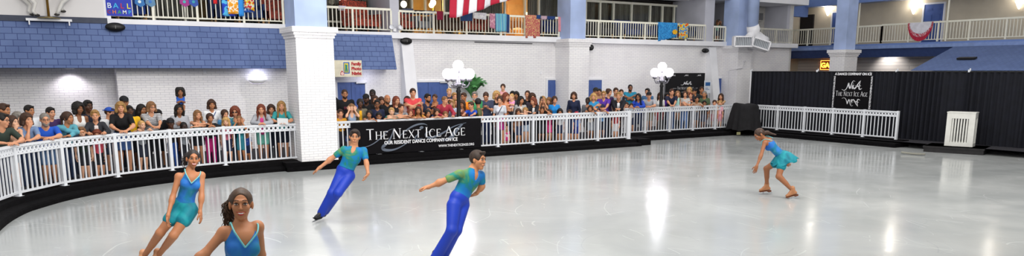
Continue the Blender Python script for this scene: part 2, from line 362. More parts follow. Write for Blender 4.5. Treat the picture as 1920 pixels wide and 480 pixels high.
def fence_panel(a, b, label, endpost=False, group='white fence panels round the rink'):
    a = Vector(a); b = Vector(b); d = b-a; L_ = d.length; ang = math.atan2(d.y, d.x)
    r = root('rink_fence', (a.x, a.y, .215)); r.rotation_euler = (0, 0, ang); tag(r, label, 'fence', group)
    o = -.215
    m = MB(); m.box(0, L_, -.035, .035, FZ1-.045+o, FZ1+o); m.box(0, L_, -.025, .025, FZ1-.185+o, FZ1-.15+o); m.build('top_rail', WHITE, r)
    n = max(3, int(round(L_/.132))); m = MB(); hole_strip(m, L_, FZ1-.15+o, FZ1-.045+o, int(round(L_/.112)), .031); m.build('pierced_strip', WHITE, r)
    m = MB(); m.box(0, L_, -.022, .022, FZ0+o+.02, FZ0+o+.06); m.build('bottom_rail', WHITE, r)
    m = MB(); m.box(-.035, .035, -.04, .04, 0, FZ1+o+.012); m.build('post', WHITE, r)
    m = MB(); m.box(-.06, .06, -.07, .07, 0, .012); m.build('post_foot', WHITE, r)
    if endpost:
        m = MB(); m.box(L_-.035, L_+.035, -.04, .04, 0, FZ1+o+.012); m.build('post', WHITE, r)
    for i in range(1, n):
        c = baluster(FZ1-.185-(FZ0+.04), .025, WHITE); c.parent = r; c.location = (i*L_/n, 0, FZ0+o+.04)
    return r
pts = resample([p for p in PATH if p[1] > 12], 1.3)
pts = [p for p in pts]
lab = ['white picket fence panel at the far left edge of the curve', 'white picket fence panel below the leftmost leaning spectators', 'white picket fence panel where the curve begins behind the bald man in blue']
P1 = [p for p in pts if p.x < 5.35]; P1.append(Vector((5.42, PATH and 19.38, 0)))
names_l = ['under the man with glasses at the far left', 'in front of the woman with her hand on her mouth', 'in front of the man in the eagle print blue shirt', 'in front of the woman in the dark metallic jacket', 'in front of the woman in the black top', 'in front of the woman in the striped shirt', 'in front of the girls with folded arms', 'in front of the girl in the pink top', 'in front of the woman in the grey hoodie', 'beside the brick pillar at the left']
P1 = P1[-11:]
if (P1[-1]-P1[-2]).length < .7: P1.pop(-2)
for i, (a, b) in enumerate(zip(P1, P1[1:])):
    nm = names_l[max(0, i+len(names_l)-len(P1)+1)]
    fence_panel(a, b, 'white curved-line fence panel '+nm, endpost=(i == len(P1)-2))
xs = np.linspace(6.38, 16.55, 9)
nm2 = ['beside the brick pillar, under the black banner edge', 'behind THE on the black banner', 'behind NEXT on the black banner', 'behind ICE AGE on the black banner', 'where the black banner ends', 'in front of the woman with the crossbody strap', 'in front of the girl leaning over the rail', 'in front of the woman in the navy sweatshirt', 'x', 'y']
for i, (a, b) in enumerate(zip(xs, xs[1:])): fence_panel((a, 19.54, 0), (b, 19.54, 0), 'white straight fence panel '+nm2[i], endpost=(i == 7))
fence_panel((16.62, 19.54, 0), (16.62, 21.0, 0), 'white fence panel turning back from the step, seen edge on', group='white fence panels round the rink')
xs = np.linspace(17.5, 23.55, 6)
nm3 = ['just past the step, in front of two small children', 'in front of the man in the grey shirt and cap', 'in front of the second lamp post', 'in front of the logo backdrop', 'next to the black covered object, left of it']
for i, (a, b) in enumerate(zip(xs, xs[1:])): fence_panel((a, 21.1, 0), (b, 21.1, 0), 'white far fence panel '+nm3[i], endpost=(i == 4))
ys = np.linspace(20.75, 14.66, 6)
nm4 = ['starting behind the black covered object', 'second from the black covered object', 'third from the corner', 'below the black logo banner', 'ending the row on the right']
for i, (a, b) in enumerate(zip(ys, ys[1:])): fence_panel((24.1, a, 0), (24.1, b, 0), 'white fence panel before the black curtain, '+nm4[i], endpost=(i == 4))
# ------------------------------------------------------------------ balcony railings
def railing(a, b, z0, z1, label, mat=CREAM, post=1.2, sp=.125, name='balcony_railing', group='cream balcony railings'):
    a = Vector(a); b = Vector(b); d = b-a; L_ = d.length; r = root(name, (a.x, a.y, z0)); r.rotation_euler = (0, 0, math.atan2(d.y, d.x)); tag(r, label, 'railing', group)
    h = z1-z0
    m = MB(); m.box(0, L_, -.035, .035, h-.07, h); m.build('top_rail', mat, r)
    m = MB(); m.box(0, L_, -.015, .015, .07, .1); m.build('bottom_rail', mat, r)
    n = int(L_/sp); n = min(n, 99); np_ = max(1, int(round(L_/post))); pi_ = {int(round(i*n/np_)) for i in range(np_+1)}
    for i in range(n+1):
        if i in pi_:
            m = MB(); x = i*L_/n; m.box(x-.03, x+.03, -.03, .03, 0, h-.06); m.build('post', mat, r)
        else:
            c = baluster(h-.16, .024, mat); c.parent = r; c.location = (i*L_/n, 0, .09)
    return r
zr = 4.47
railing((1.5, 23.05, 0), (6.15, 23.05, 0), mz+.13, mz+.95, 'cream balcony railing over the long blue mansard, hung with a banner and towels')
railing((7.2, YA-.15, 0), (ony(729, 20, YA)[0], YA-.15, 0), 3.74, 4.5, 'cream balcony railing just right of the left pillar')
railing((ony(744, 20, YA)[0], YA-.15, 0), (16.55, YA-.15, 0), 3.74, 4.47, 'cream balcony railing with the striped and red towels, left of the middle pillar')
railing((17.3, YA-.15, 0), (ony(1319, 20, YA)[0], YA-.15, 0), 3.74, 4.43, 'cream balcony railing right of the middle pillar with blue and yellow towels')
railing((ony(1334, 20, YA)[0], YA-.15, 0), (25.4, YA-.15, 0), 3.74, 4.4, 'short cream balcony railing in front of the person in green')
railing((26.6, YA-.12, 0), (29.85, YA-.12, 0), 3.7, 4.4, 'pale shaded balcony railing in the corner behind the air ducts', mat=M('#c9c7bb', .6))  # cream darkened in the colour for the shaded corner, next railing too
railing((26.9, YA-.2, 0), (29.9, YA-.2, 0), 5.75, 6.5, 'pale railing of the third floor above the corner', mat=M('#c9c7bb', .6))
# ------------------------------------------------------------------ right side (wall B)
XB = 31.7
BEIGE = M('#cfc4ad', .8, noise=.05, scale=2); FASC = M('#6d86bd', .65, noise=.06)
struct(setbox('wall_right', 33.4, 33.7, 2, 26.5, 3.5, 9, mat=BEIGE))
SID = brick_mat('lap_siding', '#d5cfca', '#d0cac6', '#a9a3a4', 40, .16, .012, rough=.7)
struct(setbox('wall_right_lower', 33.4, 33.7, 2, 26.5, 0, 3.5, mat=SID))
struct(setbox('wall_right_end', 30.1, 33.7, 26.0, 26.3, 0, 9, mat=BEIGE))
struct(setbox('wall_balcony_floor_right', XB-.05, 33.4, 2, 26.0, 3.45, 3.68, mat=FASC))
struct(setbox('trim_5', XB-.12, XB, 2, 26.0, 3.46, 3.6, mat=M('#8299cb', .6)))
m = MB(); m.prism([(XB-.02, 3.46), (XB+.25, 3.1), (XB+.5, 3.1), (XB+.5, 3.46)], 'y', 2, 25.7); struct(m.build('trim_6', M('#44588f', .7)))
struct(setbox('ceiling_balcony_right', XB-.2, 33.4, 2, 26.0, 5.62, 5.9, mat=M('#9aa0ad', .8)))
struct(setbox('trim_7', XB-.26, XB-.14, 2, 26.4, 5.5, 5.95, mat=FASC))
struct(setbox('trim_8', 29.95, XB, 24.3, 24.55, 5.05, 5.6, mat=FASC))
railing((XB, 25.5, 0), (XB, 20.4, 0), 3.7, 4.5, 'cream balcony railing between the corner and the right hand blue shaft')
railing((XB, 20.4, 0), (XB, 11.5, 0), 3.7, 4.52, 'long cream balcony railing at the right carrying the half round bunting')
railing((XB-.2, 25.5, 0), (XB-.2, 22, 0), 5.95, 6.7, 'cream railing of the third floor at the right')
def door(cx, y, z0, w_, h, label, axis='y', two=False, mat=DOORB, n=[0]):
    """panelled door; axis y: faces -y, axis x: faces -x"""
    n[0] += 1; r = root('door_%d' % n[0], (cx, y, z0) if axis == 'y' else (y, cx, z0)); struct(r)
    if axis == 'x': r.rotation_euler = (0, 0, -math.pi/2)
    m = MB()
    m.box(-w_/2-.07, -w_/2, -.05, .02, 0, h+.07); m.box(w_/2, w_/2+.07, -.05, .02, 0, h+.07); m.box(-w_/2, w_/2, -.05, .02, h, h+.07); m.build('door_frame', WPAINT, r)
    nl = 2 if two else 1; lw = w_/nl
    for i in range(nl):
        m = MB(); xa = -w_/2+i*lw+.006; xb = xa+lw-.012; m.box(xa, xb, -.03, .01, 0.01, h-.005)
        for cx_ in (0, 1):
            pw = (lw-.3)/2
            for za, zb in ((.15, .62), (.75, 1.25), (1.38, h-.14)):
                x0_ = xa+.1+cx_*(pw+.09)
                for e, yy in ((0, -.036), (.035, -.045)): m.box(x0_+e, x0_+pw-e, yy, -.02, za+e, zb-e)
        d = m.build('door_leaf', mat, r)
        hm = MB(); xk = (xb-.07 if i == 0 else xa+.07); hm.ell((xk, -.07, .95), (.03, .03, .03)); hm.tube([(xk, -.07, .95), (xk, -.02, .95)], .012); hm.build('door_handle', M('#c9c6bd', .3, 1), d)
    return r
zt = lambda px, py: ony(px, py, YA)[2]
door((ony(631, 150, YA)[0]+ony(683, 150, YA)[0])/2, YA-.01, ZF, ony(683, 150, YA)[0]-ony(631, 150, YA)[0], zt(660, 154)-ZF, '', two=True)
door((ony(763, 150, YA)[0]+ony(839, 150, YA)[0])/2, YA-.01, ZF, ony(839, 150, YA)[0]-ony(763, 150, YA)[0], zt(800, 154)-ZF, '', two=True)
door(ony(1038, 150, YA)[0]-.05, YA-.01, ZF, .5, zt(1038, 150)-ZF, '')
door(ony(1114, 150, YA)[0]-.2, YA-.01, ZF, 1.1, zt(1115, 150)-ZF, '')
door(ony(1345, 150, YA)[0]+.15, YA-.01, ZF, .85, zt(1343, 147)-ZF, '')
for a, b, yy, zb in ((1731, 1767, 50, 5.36), (1563, 1592, 20, 5.3)):
    y0_ = onx(b, yy, 33.4)[1]; y1b = onx(a, yy, 33.4)[1]; door((y0_+y1b)/2, 33.39, 3.7, y1b-y0_, zb-3.7, '', axis='x')
door(23.0, 33.39, .2, 1.0, 2.1, '', axis='x')
# dark doorway strip near the corner, on the balcony
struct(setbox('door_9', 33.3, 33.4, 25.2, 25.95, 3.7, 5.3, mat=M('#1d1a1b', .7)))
# wall sconces with light
def sconce(px, py, lab, pw=22):
    p = onx(px, py, 33.38); r = root('wall_sconce', (33.38, p[1], p[2])); tag(r, lab, 'lamp', 'cone wall sconces on the right balcony')
    m = MB(); m.lathe([(.0, -.26), (.03, -.24), (.15, .04), (.16, .06)], (-.1, 0, 0), 16); m.build('shade', M('#fff4e6', .5, noise=0, emit=5), r, smooth=True)
    m = MB(); m.box(-.02, .0, -.06, .06, -.1, .08); m.build('wall_plate', M('#c9c6bd', .4), r)
    point('sconce_light', (33.1, p[1], p[2]+.15), pw, (1, .93, .85), .1)
sconce(1716, 16, 'cone wall sconce glowing left of the blue balcony door at the right')
sconce(1555, 20, 'cone wall sconce glowing between the corner and the blue shaft')
sconce(1914, 5, 'cone wall sconce at the right edge of the picture', 12)
# upright pole on the balcony
for px, lb in ((1777, 'thin white pole rising through the right balcony railing'), (1611, 'thin cream pole just right of the blue shaft')):
    p = onx(px-1, 40, XB-.06); m = MB((p[0], p[1], 3.7)); m.tube([(p[0], p[1], 3.7), (p[0], p[1], 7)], .035, 10); o = m.build('balcony_pole', CREAM, loc=(p[0], p[1], 3.7)); tag(o, lb, 'pole')
# hip roof of the kiosk behind the curtain
za_, zb_ = 2.5, 3.42
m = MB(); ya = onx(1716, 131, 26)[1]; yb = onx(1796, 87, 30.5)[1]
m.add([(25.7, ya, za_), (25.7, 3, za_), (30.2, 3, zb_), (30.2, yb, zb_), (31.6, yb, zb_), (31.6, ya, za_), (31.6, 3, zb_), (31.6, 3, za_)],
      [(0, 3, 2, 1), (0, 5, 4, 3), (2, 3, 4, 6), (0, 1, 7, 5), (5, 7, 6, 4), (1, 2, 6, 7)])
kr = root('kiosk', (27, 8, 0)); tag(kr, 'kiosk roofed in blue shingles behind the black curtain at the right', 'building')
o = m.build('hip_roof', brick_mat('roof_shingle', '#596c99', '#52658f', '#3d4c74', .3, .1, .008, rough=.9, bump=.7, dirt='#d0d5e2'), kr); o.location = (-27, -8, 0)
o = setbox('kiosk_wall', 26.2, 31.5, 3, ya-.5, .2, 2.5, mat=WPAINT, parent=kr); o.location = (-27, -8, 0)
p = onx(1814, 113, 27.6); m = MB(); m.box(-.1, .1, -.3, .3, 0, .06); o = m.build('roof_vent', BLACK, loc=(27.55, p[1], za_+(27.55-25.7)/4.5*.92+.02)); o.rotation_euler = (0, -.2, 0); tag(o, 'small black vent on the blue hip roof', 'vent')
spot('roof_spot', (26.5, 11.5, 5.4), (27.8, 11.6, 2.9), 60, 50, (.9, .93, 1))
spot('soffit_spot', (32.6, 18.2, 3.3), (33.4, 17.6, 2.7), 110, 110, (1, .7, .4))
spot('soffit_spot', (32.8, 21.0, 3.3), (33.4, 20.9, 2.4), 60, 120, (1, .95, .9))
# neon sign
p = onx(1553, 122, 33.34); r = root('neon_sign', (33.34, p[1], p[2])); tag(r, 'small orange neon sign glowing left of the right brick pillar', 'sign')
m = MB(); m.box(-.02, .05, -.42, .42, -.24, .24); m.build('sign_panel', M('#4a1a10', .5, noise=0, emit=.25), r)
m = MB()
for sgn in ((-1, 1)): m.tube([(-.05, -.4, sgn*.22), (-.05, .4, sgn*.22)], .014, 6); m.tube([(-.05, sgn*.4, -.22), (-.05, sgn*.4, .22)], .014, 6)
m.build('neon_border', M('#ff9a3c', .4, noise=0, emit=4), r)
def text(s, size, mat, name='lettering', parent=None, ext=.004, align='CENTER', bold=0, sx=1):
    c = bpy.data.curves.new(name, 'FONT'); c.body = s; c.size = size; c.extrude = ext; c.align_x = align; c.offset = bold
    o = bpy.data.objects.new(name, c); COL.objects.link(o)
    dg = bpy.context.evaluated_depsgraph_get(); me = bpy.data.meshes.new_from_object(o.evaluated_get(dg)); bpy.data.objects.remove(o)
    me.materials.clear(); me.materials.append(mat); o = bpy.data.objects.new(name, me); COL.objects.link(o); o.parent = parent; o.scale = (sx, 1, 1); return o
def face_y(o, x, y, z): o.location = (x, y, z); o.rotation_euler = (math.pi/2, 0, 0); return o      # reads from -y side
def face_x(o, x, y, z): o.location = (x, y, z); o.rotation_euler = (math.pi/2, 0, -math.pi/2); return o   # reads from -x side
t = text('GAM', .34, M('#ffb43c', .4, noise=0, emit=4), 'neon_lettering', r, ext=.01, bold=.012); face_x(t, -.06, 0, -.12)
# ------------------------------------------------------------------ curtain of black drape on uprights
DRAPE = M('#0d0f1a', .85, noise=.25, scale=4)
CX = 24.95
cy = [onx(q, 135, CX)[1] for q in (1409, 1533, 1682, 1818)] + [8.2, 4.5]
CH = 2.47
dl = ['between the corner and the logo banner', 'behind the logo banner', 'behind the white slatted box, left half', 'at the right edge of the picture', 'beyond the right edge']
for i in range(5):
    r = root('black_drape', (CX, cy[i], .2)); tag(r, 'black pleated floor length drape '+dl[i], 'curtain', 'black drapes behind the fence')
    a, b = cy[i], cy[i+1]; nn = 3 if i < 4 else 2
    e = np.linspace(a, b, nn+1)
    for j in range(nn):
        o = pleats(e[j]+.03, e[j+1]-.05, CX, .02 if i > 1 else .2, CH, DRAPE, 'drape_panel', r, amp=.04+.035*(i > 1), wl=.16+.08*random.random(), axis='y', jit=.5); o.location = (-CX, -a, -.2)
    m = MB((CX, a, .2)); m.tube([(CX+.03, a, .2), (CX+.03, a, CH+.1)], .022, 8); m.build('upright_pole', WHITE, r)
    m = MB((CX, a, .2)); m.tube([(CX-.04, a, CH-.02), (CX-.04, a, CH+.06)], .03, 8); m.build('upright_cap', WHITE, r)
    m = MB((CX, a, .2)); m.tube([(CX, a, CH-.01), (CX, b, CH-.01)], .02, 8); m.build('cross_bar', BLACK, r)
# a white post at the corner end of the drape
yc_ = onx(1407, 160, 24.6)[1]; m = MB((24.6, yc_, .2)); m.box(24.585, 24.615, yc_-.02, yc_+.02, .2, 2.45); tag(m.build('corner_post', WPAINT, loc=(24.6, yc_, .2)), 'slim white post at the left end of the black drapes', 'post')
# ------------------------------------------------------------------ stroke lettering: roman capitals with serifs
def roman(m, s, x, z, h, P, cap=1.28, sp=.16):
    """first letter of every word larger; P maps (x, z) to a 3-D point; returns the end x"""
    G = {'T': ([((0, 1), (.7, 1), .06), ((.35, 1), (.35, 0), .12)], .7), 'H': ([((.1, 0), (.1, 1), .12), ((.66, 0), (.66, 1), .12), ((.1, .52), (.66, .52), .05)], .76),
         'E': ([((.1, 0), (.1, 1), .12), ((.1, .97), (.55, .97), .06), ((.1, .52), (.46, .52), .05), ((.1, .03), (.58, .03), .06), ((.55, 1), (.55, .83), .04), ((.58, 0), (.58, .18), .04)], .6),
         'N': ([((.1, 0), (.1, 1), .05), ((.1, 1), (.7, 0), .13), ((.7, 0), (.7, 1), .05)], .8), 'X': ([((.05, 1), (.65, 0), .13), ((.65, 1), (.05, 0), .05)], .7),
         'I': ([((.12, 0), (.12, 1), .12)], .24), 'A': ([((.02, 0), (.36, 1), .05), ((.36, 1), (.72, 0), .13), ((.15, .36), (.56, .36), .05)], .74)}
    def arc(g):
        pts_ = [(.42+.38*math.cos(a), .5+.5*math.sin(a), .05+.09*max(0, -math.cos(a))) for a in np.radians(np.linspace(48, 312, 16))]
        return pts_
    def stroke(a, b, w_, hh, x_):
        ax, az = x_+a[0]*hh, z+a[1]*hh; bx, bz = x_+b[0]*hh, z+b[1]*hh; dx, dz = bx-ax, bz-az; l = math.hypot(dx, dz) or 1; nx, nz = -dz/l*w_*hh/2, dx/l*w_*hh/2
        q = [(ax+nx, az+nz), (bx+nx, bz+nz), (bx-nx, bz-nz), (ax-nx, az-nz)]
        m.add([P(u, v) for u, v in q], [(0, 1, 2, 3)])
    first = True
    for ch in s:
        if ch == ' ': x += .42*h; first = True; continue
        hh = h*cap if first else h; first = False
        if ch in 'CG':
            pa = arc(ch)
            for (a, b) in zip(pa, pa[1:]): stroke(a[:2], b[:2], (a[2]+b[2])/2, hh, x)
            stroke((.68, .95), (.70, .72), .04, hh, x)
            if ch == 'G': stroke((.68, 0.05), (.68, .42), .12, hh, x); stroke((.54, .42), (.80, .42), .04, hh, x)
            x += (.8+sp*.8)*hh; continue
        st, adv = G[ch]
        for a, b, w_ in st:
            stroke(a, b, w_, hh, x)
            if w_ >= .05 and abs(a[1]-b[1]) > .9 and ch != 'E':
                for e in (a, b):
                    if not (ch == 'T' and e[1] == 1) and not (ch == 'A' and e[1] == 1): stroke((e[0]-.11, e[1]+(.015 if e[1] == 0 else -.015)), (e[0]+.11, e[1]+(.015 if e[1] == 0 else -.015)), .035, hh, x)
        x += (adv+sp)*hh
    return x
def script_logo(m, P, sx, sz, x0, z0, flip=1, wmax=.05, S_=None):
    """flowing NiA monogram as tapered brush strokes"""
    S_ = S_ or [[(-1.75, -.55), (-1.2, -.75), (-.75, -.4), (-.5, .35), (-.42, .62), (-.35, .1), (-.12, -.5), (.05, -.05), (.22, .62), (.5, .95), (.82, .8)],
          [(.42, .3), (.38, 0), (.32, -.3), (.45, -.42), (.6, -.3)], [(.44, .5), (.48, .55)],
          [(.7, .25), (.5, .0), (.75, -.5), (1.15, -.1), (1.6, .65), (1.95, .95)], [(1.9, .95), (1.72, .2), (1.7, -.4), (1.95, -.5), (2.3, -.3)], [(.95, .1), (1.4, -.02), (2.05, .12)]]
    for s in S_:
        Q = smooth_path(s, 3); n = len(Q)
        for i in range(n-1):
            (ax, az), (bx, bz) = Q[i], Q[i+1]
            ax, bx = x0+ax*sx, x0+bx*sx; az, bz = z0+az*sz*flip, z0+bz*sz*flip
            def wd(k): return wmax*(.2+.8*math.sin(math.pi*min(1, max(0, k/(n-1))))**2)
            dx, dz = bx-ax, bz-az; l = math.hypot(dx, dz) or 1; nx, nz = -dz/l, dx/l
            wa, wb = wd(i)/2, wd(i+1)/2
            m.add([P(ax+nx*wa, az+nz*wa), P(bx+nx*wb, bz+nz*wb), P(bx-nx*wb, bz-nz*wb), P(ax-nx*wa, az-nz*wa)], [(0, 1, 2, 3)])
LET = M('#e6e6ea', .6, noise=0); GREYL = M('#5d6573', .6, noise=0); BAN = M('#0b090d', .8, noise=.2, spec=.15)
# long banner on the fence
by = 19.45; bx0 = ony(657, 226, by)[0]; bx1 = ony(902, 218, by)[0]; bz1 = 1.115; bz0 = .245
r = root('fence_banner', (bx0, by, bz0)); tag(r, 'long black THE NEXT ICE AGE banner tied along the fence', 'banner')
m = MB((bx0, by, bz0)); nx = 40
vs = [(bx0+(bx1-bx0)*i/nx, by+.004*math.sin(i*1.3)*j, bz0+(bz1-bz0)*(1-j/3)) for i in range(nx+1) for j in range(4)]
m.add(vs, [(i*4+j, i*4+j+1, i*4+j+5, i*4+j+4) for i in range(nx) for j in range(3)]); m.add([(x, y+.012, z) for x, y, z in vs], [(i*4+j+4, i*4+j+5, i*4+j+1, i*4+j) for i in range(nx) for j in range(3)]); m.build('banner_cloth', BAN, r, smooth=True)
BW = bx1-bx0; BH = bz1-bz0
m = MB(); Pg = lambda x, z: (x, -.030, z)
for S1_, w1 in (([[(.03, .22), (.12, .24), (.2, .45), (.26, .72), (.30, .77)]], .03), ([[(.305, .78), (.29, .55), (.262, .34), (.225, .24), (.215, .14), (.26, .08), (.33, .12), (.43, .36)]], .09), ([[(.34, .5), (.40, .72), (.47, .87), (.53, .90), (.56, .84)]], .05), ([[(.50, .76), (.515, .77), (.53, .78)]], .09), ([[(.50, .62), (.46, .45), (.47, .38), (.52, .42)]], .05),
                ([[(.60, .64), (.54, .60), (.55, .44), (.60, .42), (.68, .55), (.77, .78), (.87, .87)]], .06), ([[(.85, .86), (.78, .6), (.74, .34), (.66, .32)]], .12)): script_logo(m, Pg, BW, BH, 0, 0, wmax=w1, S_=S1_)
m.build('swash_logo', GREYL, r)
m = MB(); Pm = lambda x, z: (x, -.04, z); Lr = BH*.255
x_end = roman(m, 'THE NEXT ICE AGE', 0, 0, Lr, lambda x, z: (x, -.034, z)); sc = (BW*.765)/x_end
m.v = [(x*sc+BW*.105, y, z+BH*.45) for x, y, z in m.v]; m.build('serif_lettering', LET, r)
t = text('OUR RESIDENT DANCE COMPANY ON ICE', .135, LET, 'lettering', r, bold=.003); face_y(t, BW*.515, -.036, BH*.285); wd = t.dimensions[0]; t.scale = (BW*.565/wd, 1, 1)
t = text('WWW.THENEXTICEAGE.ORG', .10, LET, 'lettering', r, bold=.001); face_y(t, BW*.79, -.036, BH*.10); t.scale = (BW*.29/t.dimensions[0], 1, 1)
# logo banner on the drape
lx = CX-.12; ly0 = onx(1565, 137, lx)[1]; ly1 = onx(1637, 137, lx)[1]; lz1 = 2.46; lz0 = onx(1600, 206, lx)[2]
r = root('logo_banner', (lx, ly0, lz0)); tag(r, 'square black banner with white script logo hung on the drape', 'banner'); W_ = ly0-ly1; H_ = lz1-lz0
m = MB(); m.box(0, .01, -W_, 0, 0, H_); m.build('banner_cloth', BAN, r)
Pb = lambda x, z: (-.012, -x, z)
m = MB(); script_logo(m, Pb, W_*.13, H_*.16, W_*.46, H_*.62, wmax=.045); script_logo(m, Pb, W_*.12, H_*.13, W_*.46, H_*.22, flip=-1, wmax=.035); m.build('swash_logo', LET, r)
m = MB(); x_end = roman(m, 'THE NEXT ICE AGE', 0, 0, H_*.10, lambda x, z: (-.012, -x, z)); sc = W_*.84/x_end
m.v = [(x, y*sc-W_*.08, z+H_*.36) for x, y, z in m.v]; m.build('serif_lettering', LET, r)
m = MB(); [m.tube([(.0, y_, H_-.02), (.12, y_, H_-.005)], .012, 6) for y_ in (-.1, -W_/2, -W_+.1)]; m.build('banner_clip', WHITE, r)
t = text('A DANCE COMPANY ON ICE', .12, LET, 'lettering', r, bold=.004); face_x(t, -.012, -W_/2, H_-.12); t.scale = (W_*.96/t.dimensions[0], 1, 1)
for s_, yy, rot in ((1, -.06, math.pi/2), (-1, -W_+.05, -math.pi/2)):
    t = text('WWW.THENEXTICEAGE.ORG', .09, LET, 'lettering', r, bold=.002); k_ = H_*.85/t.dimensions[0]
    t.matrix_local = Matrix.Translation((-.012, yy, H_*.46)) @ Matrix.Rotation(-math.pi/2, 4, 'Z') @ Matrix.Rotation(math.pi/2, 4, 'X') @ Matrix.Rotation(rot, 4, 'Z') @ Matrix.Diagonal((k_, 1, 1, 1))
# backdrop with logos by wall A
q0 = ony(1249, 137, 23.4); q1 = ony(1322, 137, 23.4); W_ = q1[0]-q0[0]; H_ = q0[2]-.25
r = root('logo_backdrop', (q0[0], 23.4, .25)); tag(r, 'tall black backdrop with small white script logos behind the second lamp post', 'backdrop')
m = MB(); m.box(0, W_, 0, .02, 0, H_); m.build('backdrop_cloth', M('#0e0e12', .6), r)
m = MB()
for x in (0, W_): m.tube([(x, .04, -.05), (x, .04, H_)], .02, 8)
m.build('backdrop_frame', M('#777a80', .4, .6), r)
Py = lambda x, z: (x, -.012, z); m = MB()
script_logo(m, Py, W_*.07, H_*.045, W_*.5, H_*.80, wmax=.05); script_logo(m, Py, W_*.06, H_*.035, W_*.5, H_*.61, flip=-1, wmax=.03)
for cx_ in (.17, .50, .83): script_logo(m, Py, W_*.028, H_*.018, W_*cx_, H_*.955, wmax=.025)
m.box(W_*.18, W_*.27, -.013, -.011, H_*.705, H_*.709); m.box(W_*.73, W_*.82, -.013, -.011, H_*.705, H_*.709); m.build('swash_logo', LET, r)
m = MB(); x_end = roman(m, 'THE NEXT ICE AGE', 0, 0, H_*.04, Py); sc = W_*.42/x_end; m.v = [(x*sc+W_*.29, y, z+H_*.685) for x, y, z in m.v]; m.build('serif_lettering', LET, r)
# small notice on an easel
q = ony(1327, 161, 22.9); r = root('notice_board', (q[0], 22.9, .2)); tag(r, 'white notice with blue heading on a thin easel by the fin', 'sign')
m = MB(); m.box(-.2, .2, 0, .015, q[2]-.5, q[2]+.02); m.build('notice_sheet', M('#d6dbe2', .6), r)
m = MB(); m.box(-.14, .14, -.004, .0, q[2]-.2, q[2]-.05); m.box(-.14, .02, -.004, 0, q[2]-.3, q[2]-.28); m.box(-.14, .1, -.004, 0, q[2]-.36, q[2]-.34); m.build('printed_block', M('#2d5f9a', .6), r)
m = MB(); m.tube([(-.15, .03, q[2]-.5), (-.3, .1, 0)], .012); m.tube([(.15, .03, q[2]-.5), (.3, .1, 0)], .012); m.tube([(0, .05, q[2]-.3), (0, .3, 0)], .012); m.build('easel_leg', M('#8a8d92', .4), r)
# family photo night sign
yy = 22.93; q0 = ony(622, 112, yy); q1 = ony(679, 144, yy); r = root('photo_night_sign', (q0[0], yy, q1[2])); tag(r, 'cream FAMILY PHOTO NIGHT paper sign hung under the short mansard', 'sign')
W_ = q1[0]-q0[0]; H_ = ony(660, 113, yy)[2]-q1[2]
m = MB(); m.box(-.25, W_, 0, .01, 0, H_); m.build('sign_sheet', M('#e3dcc4', .7), r)
REDL = M('#b3202a', .6, noise=0)
for i, s in enumerate(('Family', 'Photo', 'Night')): t = text(s, H_*.27, REDL, 'red_lettering', r, bold=.006); face_y(t, W_*.81, -.006, H_*(.70-.29*i)); t.scale = (W_*.33/t.dimensions[0], 1, 1)
m = MB(); m.box(W_*.38, W_*.58, -.006, 0, H_*.2, H_*.88); m.build('painted_frame', M('#2b62b8', .6), r)
m = MB(); m.box(W_*.40, W_*.54, -.009, 0, H_*.26, H_*.82); m.build('painted_picture', M('#e6cf3c', .6), r)
m = MB(); m.tube([(W_*.44, -.011, H_*.3), (W_*.455, -.011, H_*.55), (W_*.45, -.011, H_*.75)], .02, 6); m.tube([(W_*.50, -.011, H_*.3), (W_*.485, -.011, H_*.55), (W_*.49, -.011, H_*.72)], .02, 6); m.build('painted_figure', M('#2f9a8a', .6), r)
m = MB(); m.box(W_*.27, W_*.39, -.008, 0, H_*.1, H_*.28); m.box(W_*.30, W_*.35, -.008, 0, H_*.28, H_*.36); m.build('painted_camera', REDL, r)
m = MB(); m.ell((W_*.33, -.01, H_*.19), (.05, .006, .05)); m.build('painted_lens', M('#f0c9c4', .6), r)
# ------------------------------------------------------------------ lamp posts
GLOBE = M('#fff6ff', .4, noise=0, emit=7)
def lamp(px, ybase, globes, lab, zarm, ztop, R_=.155, pw=26):
    x = ony(px, 200, ybase)[0]; r = root('lamp_post', (x, ybase, ZF)); tag(r, lab, 'lamp post', 'globe lamp posts behind the fence')
    m = MB(); m.lathe([(0, 0), (.17, 0), (.17, .08), (.12, .12), (.1, .4), (.075, .46), (.07, .9), (.062, 1.0), (.055, zarm-.55-ZF), (.075, zarm-.5-ZF), (.05, zarm-.44-ZF), (.05, zarm-.32-ZF)], n=16); m.build('post', BLACK, r, smooth=True)
    SIL = M('#8b8b93', .35, .6); zc = zarm-ZF
    m = MB(); m.lathe([(.0, zc-.38), (.09, zc-.36), (.11, zc-.30), (.07, zc-.24), (.05, zc-.1), (.04, ztop-ZF-R_-.08)], n=14); m.ell((0, 0, zc-.3), (.12, .12, .05)); m.build('hub', SIL, r, smooth=True)
    for i, (dx, dy) in enumerate(globes):
        if i: 
            m = MB(); P_ = [(0, 0, zc-.3), (dx*.4, dy*.4, zc-.40), (dx*.8, dy*.8, zc-.38), (dx, dy, zc-.28), (dx, dy, zc-R_-.05)]; m.tube([(a_[0], a_[1], a_[2]) for a_ in P_], [.028, .024, .022, .02, .02], 8)
            m.ell((dx*.55, dy*.55, zc-.33), (.05, .05, .035)); m.build('arm', SIL, r, smooth=True)
        gz = (ztop if i == 0 else zarm)-ZF
        m = MB(); m.lathe([(0, gz-R_-.07), (.07, gz-R_-.06), (.085, gz-R_-.02), (.075, gz-R_+.03), (0, gz-R_+.03)], (dx, dy, 0), 12); m.build('globe_cup', SIL, r, smooth=True)
        m = MB((dx, dy, gz)); m.ell((dx, dy, gz), (R_, R_, R_), nu=24, nv=16); g = m.build('globe', GLOBE, r, smooth=True); g.location = (dx, dy, gz)
    point('lamp_post_light', (x, ybase-.02, ztop+.5), pw, (1, .97, 1), .2)
ex, ey = math.cos(YAW), -math.sin(YAW); fx, fy = math.sin(YAW), math.cos(YAW)
